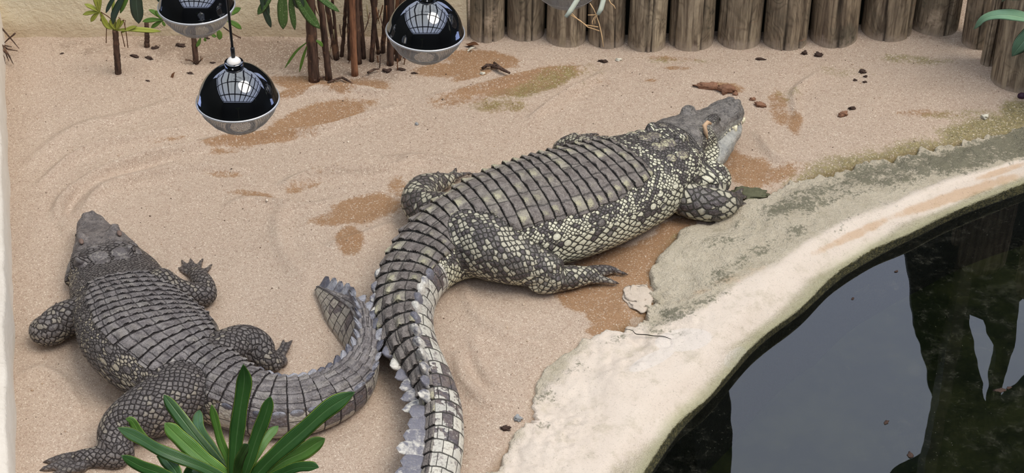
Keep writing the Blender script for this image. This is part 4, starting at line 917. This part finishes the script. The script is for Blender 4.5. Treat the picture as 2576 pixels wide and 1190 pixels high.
LV_ = [([(592, 1215), (592, 1140), (603, 1040), (615, 960), (612, 916)], 31, 3.95, 0, m_lf, .9), ([(585, 1215), (560, 1180), (507, 1117), (456, 1051), (412, 993)], 27, 4.1, 0, m_lf, 1.6), ([(590, 1215), (545, 1182), (494, 1140), (446, 1096), (414, 1064)], 34, 4.0, 0, m_lfl, 1.5),
       ([(590, 1220), (532, 1187), (482, 1165), (406, 1135), (351, 1104), (296, 1076)], 25, 3.95, 0, m_lf, 1.7), ([(430, 1150), (380, 1120), (350, 1085), (332, 1058), (316, 1054)], 18, 4.02, 0, m_lfl, 1.6), ([(570, 1250), (480, 1225), (406, 1192), (356, 1174), (305, 1146)], 24, 3.9, 0, m_lf, 1.8),
       ([(405, 1140), (425, 1165), (444, 1190), (455, 1235)], 28, 3.97, 0, m_lf, 1.4), ([(588, 1215), (578, 1165), (557, 1112), (545, 1066), (533, 1018)], 17, 4.0, 0, m_lfl, 1.7), ([(580, 1200), (540, 1140), (505, 1085), (498, 1060), (502, 1031)], 21, 4.16, 0, m_lf, 1.5),
       ([(605, 1215), (622, 1175), (645, 1104), (665, 1050), (681, 997)], 27, 3.98, 0, m_lf, 1.6), ([(610, 1215), (630, 1170), (658, 1124), (678, 1097), (700, 1071)], 20, 4.1, 0, m_lfl, 1.3), ([(620, 1225), (655, 1183), (696, 1142), (759, 1087), (825, 1029), (893, 986)], 35, 3.95, 0, m_lf, 1.1),
       ([(630, 1225), (678, 1187), (715, 1160), (762, 1137), (795, 1115), (818, 1103)], 32, 4.03, 0, m_lfl, 1.7), ([(620, 1235), (709, 1192), (755, 1176), (802, 1176)], 24, 3.9, 0, m_lf, 1.8), ([(596, 1220), (600, 1170), (612, 1140), (626, 1118)], 20, 3.86, 0, m_lfl, 1.6), ([(560, 1220), (500, 1185), (478, 1185), (470, 1230)], 22, 4.08, 0, m_lf, 1.4)]
for k, (pp, wpx, dd, _, mt, tf) in enumerate(LV_):
    n = len(pp); pts = [D(x, y, dpb+(dd-dpb)*(i/(n-1))) for i, (x, y) in enumerate(pp)]
    blade(pts, wpx/2*dd/FPX*1.22, mt, 'leaf', fp, ts=.84, fold=.30, up=(.12*((k*7) % 3-1), -.6, .75), tipf=tf+.9, wav=.55, nseg=44, basew=.8, twist=.35*((k*5) % 3-1), seed=k*1.7)
V, F = tube([D(598, 1230, dpb)+np.array([0, 0, -.02]), D(598, 1300, dpb)+np.array([.02, 0, -.2]), np.array([fp.location[0]+.02, fp.location[1]+.03, .4]), np.array([fp.location[0], fp.location[1], -.64])], [.012, .016, .018, .02], 10)
m_cane = simple('cane_brown', srgb(120, 108, 78), .7, .3); mk('stem', local(V, fp), F, m_cane, fp)

def PY(px, py, Y):
    d = ray(px, py); t = Y/d[1]; return np.array([0, 0, CAMH])+d*t
m_yel = leaf_material('seedling_leaf_yellow', srgb(150, 158, 52), srgb(186, 190, 84), srgb(196, 200, 110), srgb(120, 140, 50), .5)
m_grn = leaf_material('palm_leaf_green', srgb(70, 110, 40), srgb(110, 150, 56), srgb(150, 180, 84), srgb(140, 170, 80), .45)
m_dkg = leaf_material('palm_leaf_dark', srgb(30, 52, 40), srgb(52, 76, 58), srgb(70, 96, 70), srgb(90, 112, 92), .3)
m_spt = leaf_material('palm_leaf_speckled', srgb(54, 86, 40), srgb(84, 116, 56), srgb(110, 140, 70), srgb(110, 140, 80), .5, spots=srgb(190, 196, 150))
m_fib, p = newmat('fibrous_palm_bark'); P = posn(); q1 = noise(vscale(P, (60, 60, 6)), 1, 4, .7); q2 = noise(P, 18, 3, .6); c = mixc(ss(q1, .3, .7), srgb(44, 33, 29), srgb(104, 80, 66)); c = mixc(ss(q2, .55, .7)*.6, c, srgb(140, 104, 78)); setp(p, c, .8, .3); bump(p, q1, .008)
m_cop, p = newmat('coppery_palm_bark'); P = posn(); q1 = noise(vscale(P, (50, 50, 5)), 1, 4, .7); c = mixc(ss(q1, .3, .7), srgb(84, 56, 42), srgb(158, 112, 82)); setp(p, c, .7, .3); bump(p, q1, .006)
def stem(px0, py0, px1, py1, wpx, mat, parent, name='stem', wob=.006, seed=0, top=.5):
    b = W(px0, py0, -.01); t = PY(px1, py1, b[1]+.0); rg = random.Random(seed); d = t-b; ext = t+d*top; n = 9
    r = wpx/2*9.3/FPX; V = []; pts = []; R = []
    for i in range(n*3):
        f = i/(n*3-1); q = b*(1-f)+ext*f; pts.append(q+np.array([rg.uniform(-1, 1)*wob*.15, rg.uniform(-1, 1)*wob*.15, 0])); R.append(r*(1.12-.22*f)*(1+.10*(vnoise(np.array([f*9.0]), np.array([seed+.5]), seed)[0]-.5)+(.06 if i % 6 == 0 else 0)))
    V, F = tube(pts, R, 14); mk(name, local(V, parent), F, mat, parent); return b, t
def leafp(pp, Y, wpx, mat, parent, up=(0, -.8, .5), **kw):
    pts = [PY(x, y, Y+(q[0] if q else 0)) for (x, y, *q) in pp]; return blade(pts, wpx/2*(Y*_ct+CAMH*_st*.9)/FPX, mat, 'leaf', parent, up=up, nseg=20, fold=.22, basew=.3, **kw)
def plant(name, px, py, label, group=None):
    b = W(px, py, 0); return empty(name, (b[0], b[1], 0), label, 'plant', group)
# seedling 1
s1 = plant('palm_seedling', 297, 190, 'palm seedling with yellow green leaflets by the back wall, farthest left', 'palm seedlings at the back wall')
b, t = stem(298, 190, 290, 80, 15, m_fib, s1, seed=1, top=.05); Y1 = b[1]
V, F = tube([PY(290, 90, Y1), PY(285, 30, Y1), PY(284, -20, Y1)], [.012, .008, .007], 8); mk('stalk', local(V, s1), F, simple('green_stalk', srgb(120, 130, 50), .5), s1)
for a in ((212, 10, 11), (208, 37, 10), (228, 55, 11), (236, -12, 12), (252, -14, 10)): leafp([(250, 30), ((250+a[0])/2, (30+a[1])/2-2), (a[0], a[1])], Y1-.02, a[2], m_yel, s1, tipf=2.2)
for pp, w_ in (([(252, 30), (268, 62), (286, 74)], 14), ([(292, 76), (340, 74), (406, 79)], 13), ([(292, 76), (302, 60), (312, 52)], 12), ([(292, 74), (298, 58), (300, 46)], 10), ([(290, 74), (280, 60), (278, 48)], 9), ([(305, 82), (330, 70), (345, 66)], 9)): leafp(pp, Y1-.01, w_, m_yel, s1, tipf=2.2)
m_dry = simple('dry_brown_leaf', srgb(98, 66, 44), .8, .2)
for pp in ([(254, 30), (285, 52)], [(255, 38), (253, 52), (260, 55)], [(268, 66), (267, 108)], [(305, 80), (314, 118)], [(312, 55), (317, 80), (322, 120)], [(298, 44), (304, 48), (303, 56)], [(308, 50), (316, 52), (314, 66)]):
    V, F = tube([PY(x, y, Y1-.01) for x, y in (pp if len(pp) > 2 else [pp[0], ((pp[0][0]+pp[1][0])/2, (pp[0][1]+pp[1][1])/2-1), pp[1]])], .0022, 6); mk('dry_stalk', local(V, s1), F, m_dry, s1)
# hanging dark leaves above it
for pp, w_, mt in (([(346, -50), (343, 0), (347, 40), (349, 60)], 32, m_dkg), ([(322, -30), (300, 10), (287, 38), (284, 62)], 17, m_dkg), ([(300, -20), (280, 5), (266, 33)], 10, m_dkg), ([(330, -30), (315, 5), (302, 34)], 11, m_grn), ([(360, -20), (350, -4), (346, 6)], 10, m_yel), ([(392, -30), (398, -8), (404, 8)], 12, m_dkg)):
    leafp(pp, Y1-.12, w_, mt, s1, tipf=2.6)
s2 = plant('palm_seedling', 371, 125, 'bare dark palm stump between the two seedlings at the back wall', 'palm seedlings at the back wall')
stem(370, 124, 369, 55, 12, m_fib, s2, seed=4, top=.0, wob=.012)
s3 = plant('palm_seedling', 495, 165, 'palm seedling with bright green leaflets behind the upper left lamp', 'palm seedlings at the back wall')
b, t = stem(494, 164, 484, 60, 13, m_fib, s3, seed=3, top=.05); Y3 = b[1]
for pp, w_ in (([(408, 48), (390, 32), (374, 24)], 11), ([(408, 50), (382, 50), (358, 54)], 12), ([(408, 52), (395, 60), (380, 70)], 10), ([(408, 48), (398, 35), (392, 26)], 9), ([(408, 52), (412, 60), (415, 66)], 7), ([(570, 40), (590, 28), (606, 20)], 15), ([(568, 50), (590, 60), (608, 73)], 13), ([(545, 72), (552, 85), (552, 100)], 14), ([(530, 82), (538, 90), (545, 92)], 8), ([(505, 95), (500, 108), (494, 118)], 9), ([(515, 95), (516, 100), (515, 104)], 7), ([(585, 20), (580, 8), (590, -8)], 8)):
    leafp(pp, Y3-.02, w_, m_grn, s3, tipf=2.4)
for pp in ([(408, 50), (440, 58), (485, 62)], [(485, 62), (530, 45), (575, 45)], [(562, 68), (585, 85), (606, 96)], [(494, 120), (500, 105), (503, 96)], [(495, 160), (480, 152), (466, 150)], [(495, 160), (506, 150), (505, 142)], [(494, 162), (505, 152), (510, 146)]):
    V, F = tube([PY(x, y, Y3-.015) for x, y in pp], .003, 6); mk('stalk', local(V, s3), F, m_fib, s3)
# clump
cl = plant('palm_clump', 880, 190, 'clump of brown fibrous palm stems with speckled leaves at the back wall', None)
ST = [(790, 205, 779, 0, 24, 0), (828, 202, 806, 0, 15, 0), (846, 150, 820, 0, 11, 0), (892, 190, 886, 0, 15, 1), (903, 160, 896, 0, 13, 0), (880, 150, 878, 0, 10, 0), (935, 155, 944, 0, 11, 0), (962, 135, 972, 0, 11, 0), (982, 165, 984, 0, 16, 0), (1000, 155, 1012, 0, 14, 0), (1022, 150, 1040, 0, 13, 0), (990, 140, 1000, 0, 9, 1), (860, 142, 868, 40, 9, 0), (915, 148, 905, 0, 10, 0), (952, 138, 935, 0, 8, 0), (1040, 138, 1058, 0, 12, 0), (1012, 135, 1000, 0, 8, 0), (850, 148, 836, 0, 7, 0)]
for k, (a, b_, c_, d_, w_, cp) in enumerate(ST): stem(a, b_, c_, d_, w_, m_cop if cp else m_fib, cl, seed=20+k, top=1.2, wob=.01)
YC = W(880, 190, 0)[1]
rg = random.Random(3)
for k in range(34):
    x = rg.uniform(775, 1030); y = rg.uniform(10, 150); dx = rg.uniform(-18, 18); L_ = rg.uniform(20, 60); Yk = YC+rg.uniform(-.0, .2)
    V, F = tube([PY(x, y, Yk), PY(x+dx*.4, y+L_*.5, Yk-.01), PY(x+dx, y+L_, Yk)], [.0035, .0028, .001], 5); mk('fibre_strand', local(V, cl), F, (m_fib, m_dry, m_cane)[k % 3], cl)
for pp, w_, mt in (([(692, -30), (668, 8), (648, 37)], 19, m_spt), ([(652, -20), (668, 30), (682, 70)], 15, m_dkg), ([(716, -40), (711, 10), (712, 50), (712, 74)], 26, m_spt), ([(735, -40), (733, 10), (738, 50), (742, 76)], 15, m_spt), ([(735, -60), (755, 0), (782, 45), (806, 73)], 27, m_spt), ([(770, -40), (810, -2), (854, 30)], 15, m_spt), ([(742, -30), (750, 0), (758, 24)], 26, m_dkg), ([(670, -20), (672, 10), (676, 40)], 10, m_dkg)):
    leafp(pp, YC-.12, w_, mt, cl, tipf=3.0)
for pp, w_ in (([(776, 108), (764, 140), (753, 182)], 7), ([(774, 105), (745, 130), (716, 172)], 6), ([(793, 100), (805, 108), (812, 118)], 9)): leafp(pp, YC-.05, w_, m_grn, cl, tipf=2)
# dry tuft in the left corner
tf = plant('dry_grass_tuft', 20, 110, 'tuft of dry brown stalks in the far left corner')
for pp in ([(0, 52), (28, 84), (48, 108)], [(38, 70), (20, 85), (5, 100)], [(0, 105), (15, 120), (22, 140)], [(5, 100), (20, 110), (44, 114)], [(10, 106), (22, 125), (34, 148)], [(2, 120), (10, 130), (14, 146)], [(-5, 90), (10, 100), (30, 104)]):
    V, F = tube([W(x, y+14, z) for (x, y), z in zip(pp, (.10, .05, .02))], [.005, .004, .0015], 6); mk('stalk', local(V, tf), F, m_fib, tf)
# leaves at the right edge, close to the camera
m_pg = leaf_material('soft_green_leaf', srgb(96, 134, 96), srgb(138, 172, 128), srgb(160, 190, 140), srgb(170, 196, 150), .5)
rp = empty('leafy_branch', D(2660, 60, 4.6), 'pale green leaves reaching in at the top right edge', 'plant')
for pp, w_ in (([(2660, 60), (2600, 50), (2530, 38), (2480, 46), (2449, 74)], 36), ([(2660, 60), (2610, 75), (2575, 105), (2545, 142)], 44), ([(2640, -20), (2590, -12), (2545, -6), (2520, 4)], 34)):
    blade([D(x, y, 4.6+.05*i) for i, (x, y) in enumerate(pp)], w_/2*4.7/FPX, m_pg, 'leaf', rp, up=(.1, -.5, .85), fold=.2, tipf=1.7, nseg=26, basew=.5, wav=.3)
V, F = tube([D(2660, 60, 4.6), D(2800, 120, 4.6), D(2900, 600, 4.6)], [.006, .008, .01], 8); mk('stem', local(V, rp), F, m_cane, rp)
# aerial root piece over the fourth lamp
m_pale = simple('pale_aerial_root', srgb(188, 192, 172), .6, .3); m_root = simple('tan_rootlet', srgb(206, 168, 122), .7, .2)
ar = empty('aerial_root', D(1500, 0, 6.2), 'pale aerial roots with thin tan rootlets dangling before the log posts', 'root')
for pp, r in (([(1470, -40), (1452, 0), (1436, 26), (1423, 43)], .0085), ([(1528, -60), (1518, 0), (1512, 22), (1504, 37)], .0085)):
    V, F = tube([D(x, y, 6.15) for x, y in pp], [r, r, r, r*.7], 10); mk('root_tip', local(V, ar), F, m_pale, ar)
for pp in ([(1484, 8), (1494, 24), (1500, 38), (1508, 62), (1514, 90), (1518, 118)], [(1438, 34), (1455, 50), (1474, 63), (1505, 68)], [(1436, 38), (1460, 52), (1478, 68), (1508, 78)], [(1479, 38), (1492, 38), (1500, 37)], [(1500, 39), (1494, 45), (1490, 55), (1491, 62)], [(1503, 37), (1496, 48), (1497, 60)], [(1530, -5), (1536, 8), (1544, 14), (1548, 22)]):
    V, F = tube([D(x, y, 6.17) for x, y in pp], .0016, 6); mk('rootlet', local(V, ar), F, m_root, ar)
V, F = tube([D(1528, -60, 6.15), D(1500, -140, 6.15), D(1470, -40, 6.15)], .006, 8); mk('root_tip', local(V, ar), F, m_pale, ar)
V, F = tube([D(1500, -140, 6.15), D(1500, -900, 6.15)], .004, 6); mk('vine', local(V, ar), F, m_cane, ar)

# ------------------------------------------------------------------ LITTER ON THE SAND
def lump(name, px, py, rx, ry, rz, mat, label, cat, group=None, rot=0, seed=0, sub=3, amp=.5):
    bm = bmesh.new(); bmesh.ops.create_icosphere(bm, subdivisions=sub, radius=1.0)
    for v in bm.verts:
        q = v.co; n = fbm(np.array([q.x*2.6+seed*3.1+q.z*1.3+50]), np.array([q.y*2.6+seed+q.z*1.9+50]), 3, seed)[0]-.45; v.co = q*(1+amp*3.6*n); v.co.x *= rx; v.co.y *= ry; v.co.z *= rz
    me = bpy.data.meshes.new(name); bm.to_mesh(me); bm.free(); b = W(px, py, 0); z = ground_z(b[0], b[1])
    me.polygons.foreach_set('use_smooth', np.ones(len(me.polygons), bool))
    o = link(name, me, mat, loc=(b[0], b[1], z+rz*.45)); o.rotation_euler = (0, 0, rot); return tag(o, label, cat, group)
def rough_mat(nm, a, b, r=.85):
    m, p = newmat(nm); P = objc(); n = noise(P, 60, 4, .7); setp(p, mixc(n, a, b), r, .3); bump(p, n, .006); return m
m_dng = rough_mat('reddish_clod', srgb(84, 58, 46), srgb(172, 128, 100)); m_drk = rough_mat('dark_chip', srgb(42, 32, 28), srgb(84, 64, 54)); m_peb = rough_mat('grey_pebble', srgb(120, 122, 124), srgb(176, 176, 174)); m_wpb = rough_mat('white_pebble', srgb(196, 190, 170), srgb(232, 226, 208)); m_pur = rough_mat('dark_purple_fruit', srgb(36, 18, 32), srgb(70, 40, 62), .5)
m_gstone = rough_mat('mossy_flat_stone', srgb(58, 62, 46), srgb(112, 110, 84)); m_conch = rough_mat('pale_concrete_chunk', srgb(176, 160, 142), srgb(212, 198, 182))
lump('clod', 1782, 219, .065, .022, .018, m_dng, 'long reddish brown clod above the big crocodile snout', 'clod', rot=-.12, seed=2); lump('clod', 1826, 228, .040, .028, .025, m_dng, 'lumpy reddish clod touching the long clod at its right end', 'clod', rot=-.2, seed=5)
lump('clod', 1850, 236, .014, .011, .01, m_dng, 'small round reddish clod right of the long clods', 'clod', seed=7); lump('clod', 1912, 268, .026, .018, .014, m_dng, 'brown clod right of the big crocodile nostrils', 'clod', rot=-.5, seed=9); lump('clod', 1893, 251, .014, .01, .008, m_dng, 'tiny brown clod between the round one and the nostril clod', 'clod', seed=11)
lump('chip', 2122, 288, .024, .018, .014, m_dng, 'reddish brown bark chip on open sand at right', 'chip', rot=.3, seed=12); lump('chip', 2143, 273, .018, .012, .010, m_drk, 'small dark chip just above the reddish bark chip', 'chip', rot=.3, seed=13)
lump('chip', 2170, 178, .016, .013, .010, m_drk, 'dark chip below the log posts, topmost of a small scatter', 'chip', seed=14)
for k, (x, y) in enumerate(((2152, 197), (2176, 203), (2178, 190))): lump('crumb', x, y, .010, .007, .006, m_drk, ('leftmost dark crumb of the small scatter below the log posts', 'lowest dark crumb of the small scatter below the log posts', 'middle dark crumb just under the topmost chip of the scatter')[k], 'crumb', 'dark crumbs below the log posts', seed=15+k)
lump('chip', 2023, 132, .020, .013, .012, m_drk, 'dark chip below the pale brown cracked log post', 'chip', rot=.5, seed=21); lump('chip', 2061, 135, .022, .014, .013, m_drk, 'blackish chip right of another, under the log posts', 'chip', rot=.2, seed=22); lump('chip', 1912, 148, .024, .008, .007, m_drk, 'flat dark chip below the scraped log post', 'chip', rot=0, seed=23)
lump('pebble', 1304, 1052, .016, .014, .012, m_peb, 'bluish grey pebble on sand near the pool surround', 'pebble', rot=.4, seed=24); lump('crumb', 1272, 1076, .018, .012, .008, m_drk, 'dark crumbly clod left of the grey pebble', 'clod', seed=25)
lump('pebble', 2477, 297, .017, .015, .013, m_wpb, 'round white pebble on green algae at right', 'pebble', seed=26); lump('pebble', 1214, 188, .010, .009, .008, m_wpb, 'tiny white pebble below the third lamp', 'pebble', seed=27); lump('pebble', 1557, 148, .014, .010, .008, m_wpb, 'small white pebble under the dangling root', 'pebble', seed=28)
lump('chip', 1518, 152, .022, .010, .010, m_drk, 'dark curved chip beside the small white pebble', 'chip', seed=29); lump('pebble', 1048, 312, .008, .008, .007, m_peb, 'tiny grey pebble above the big crocodile back', 'pebble', seed=30)
lump('fruit', 2553, 230, .016, .016, .016, m_pur, 'dark purple fruit at the foot of the nearest log post', 'fruit', seed=31, amp=.1); lump('fruit', 2569, 248, .020, .018, .018, m_pur, 'larger dark purple fruit at the right edge', 'fruit', seed=32, amp=.1)
lump('flat_stone', 1884, 487, .085, .048, .013, m_gstone, 'mossy flat stone under the front claws of the big crocodile', 'stone', rot=-.12, seed=33, sub=4, amp=.3)
lump('concrete_chunk', 1604, 745, .06, .085, .009, m_conch, 'pale broken concrete lump beside the pool surround', 'stone', rot=.3, seed=34, sub=4, amp=.3)
lump('chip', 973, 178, .020, .015, .012, m_drk, 'black chip at the right foot of the palm clump', 'chip', seed=35); lump('chip', 15, 1098, .018, .008, .007, m_peb, 'grey flake by the left kerb at the bottom', 'chip', rot=-.6, seed=36)
for k, (x, y, s_, lb) in enumerate(((2515, 982, .022, 'larger dark leaf bit floating at the right of the pool'), (2538, 976, .012, 'small leaf bit floating just right of the larger one'), (2255, 683, .010, 'dark speck floating near the top of the bright reflection'), (2145, 752, .009, 'dark speck floating by the pool rim, upper left of the bright reflection'), (2230, 1062, .014, 'dark bit floating in the lower middle of the bright reflection'), (2290, 1145, .018, 'cluster like dark scrap floating near the bottom of the photo'))):
    o_ = lump('leaf_bit', x, y, s_, s_*.55, .002, m_drk, lb, 'debris', 'debris floating on the pool', rot=.3*k, seed=70+k, sub=2); b_ = W(x, y, ZW); o_.location = (b_[0], b_[1], ZW+.001)
tw = empty('twig', W(1245, 158, 0), 'forked grey brown twig lying below the third lamp', 'twig')
for pp in ([(1212, 165), (1225, 156), (1248, 156)], [(1243, 150), (1262, 166), (1283, 176)], [(1236, 160), (1258, 163), (1270, 170)]):
    V, F = tube([W(x, y+8, z) for (x, y), z in zip(pp, (.015, .03, .02))], [.006, .009, .005], 8); mk('branch', local(V, tw), F, m_fib, tw)
def curl_leaf(px, py, L_, mat, lab, rot, grp=None):
    b = W(px, py, 0); z = ground_z(b[0], b[1]); c_, s_ = math.cos(rot), math.sin(rot); e = empty('dry_leaf', (b[0], b[1], z), lab, 'leaf', grp)
    blade([b+np.array([c_*L_*t, s_*L_*t, z+.006+.016*math.sin(t*3)]) for t in (-.5, -.15, .2, .5)], L_*.22, mat, 'blade', e, fold=.5, up=(0, 0, 1), nseg=12, tipf=1.2)
curl_leaf(1185, 118, .09, m_dry, 'curled brown dry leaf right of the third lamp cage', -.5); curl_leaf(1182, 131, .05, m_wpb, 'small whitish dry leaf below the curled brown one', .1)
curl_leaf(435, 195, .035, m_dry, 'small tan dry leaf on the sand below the second seedling', .9)
for k, (x, y, L_) in enumerate(((455, 118, .05), (520, 98, .03), (340, 145, .045), (375, 149, .04), (390, 124, .04), (372, 205, .02), (480, 187, .03), (535, 160, .025), (155, 135, .02), (1010, 175, .04), (1043, 184, .03))):
    lump('bark_chip', x, y, L_*.5, L_*.24, L_*.18, m_drk, ['black bark chip left of the seedling behind the top left lamp', 'dark bark chip right of the seedling behind the top left lamp, near the wall', 'long bark chip just right of the leftmost seedling stem', 'crumbled bark chip below the bare dark palm stump', 'bark chip touching the right foot of the bare palm stump', 'tiny bark chip on open sand below the bare stump', 'bark chip below the foot of the middle seedling', 'bark chip left of the collar of the lowest lamp', 'lone tiny bark chip on the sand at the far left', 'grey bark chip below the third lamp, left one of two', 'small bark chip below the third lamp, right one of two'][k], 'chip', 'bark chips before the back wall', rot=RNG.uniform(-.5, .5), seed=50+k)
# short root fibres lying between palm stems
rt2 = empty('surface_root', W(850, 205, 0), 'grey surface roots curling over sand at the foot of the palm clump', 'root')
for pp in ([(825, 205), (845, 196), (862, 192), (880, 203)], [(790, 200), (805, 192), (828, 190)], [(860, 192), (872, 198), (888, 207)], [(925, 180), (940, 172), (955, 170)]):
    V, F = tube([W(x, y+3, .012) for x, y in pp], [.006]*(len(pp)-1)+[.003], 7); mk('root_strand', local(V, rt2), F, m_fib, rt2)
# the crack in the surround as a sunken dark seam piece
m_seam = simple('crack_shadow_gap', (.03, .026, .02), .95, .1)
V, F = tube([q+np.array([0, 0, .006]) for q in crk], .0008+.0012*np.sin(np.linspace(0, PI, 40)), 6); tag(mk('crack', V, F, m_seam), kind='structure')
# loose coarse grains strewn over the sand
rg = np.random.RandomState(4); ng = 11000
okv = np.where(sB > .015)[0]; pick = okv[rg.randint(0, len(okv), ng)]
ctr = gv[pick]+np.stack([rg.uniform(-.007, .007, ng), rg.uniform(-.007, .007, ng), np.zeros(ng)], 1)
rad = .0016+.0024*rg.rand(ng)**3; rad[:260] *= 2.0
octa = np.array([(1, 0, 0), (-1, 0, 0), (0, 1, 0), (0, -1, 0), (0, 0, 1), (0, 0, -1)], float); of = np.array([(0, 2, 4), (2, 1, 4), (1, 3, 4), (3, 0, 4), (2, 0, 5), (1, 2, 5), (3, 1, 5), (0, 3, 5)])
GV = (ctr[:, None]+octa[None]*rad[:, None, None]*(.7+.6*rg.rand(ng, 6, 1))+np.array([0, 0, .0008])).reshape(-1, 3)
GF = (of[None]+(np.arange(ng)*6)[:, None, None]).reshape(-1, 3)
gm_ = fastmesh('sand_grains', GV, GF, False); attr(gm_, 'tone', np.repeat(rg.rand(ng), 6))
m_gr, p = newmat('sand_grain'); tn = at('tone'); setp(p, mixc(ss(tn, .15, .2), srgb(92, 72, 58), mixc(ss(tn, .4, .9), srgb(176, 150, 124), srgb(234, 220, 200))), .7, .3)
tag(link('sand_grains', gm_, m_gr, floor_o), None, None, None, 'stuff')
bpy.context.view_layer.update()
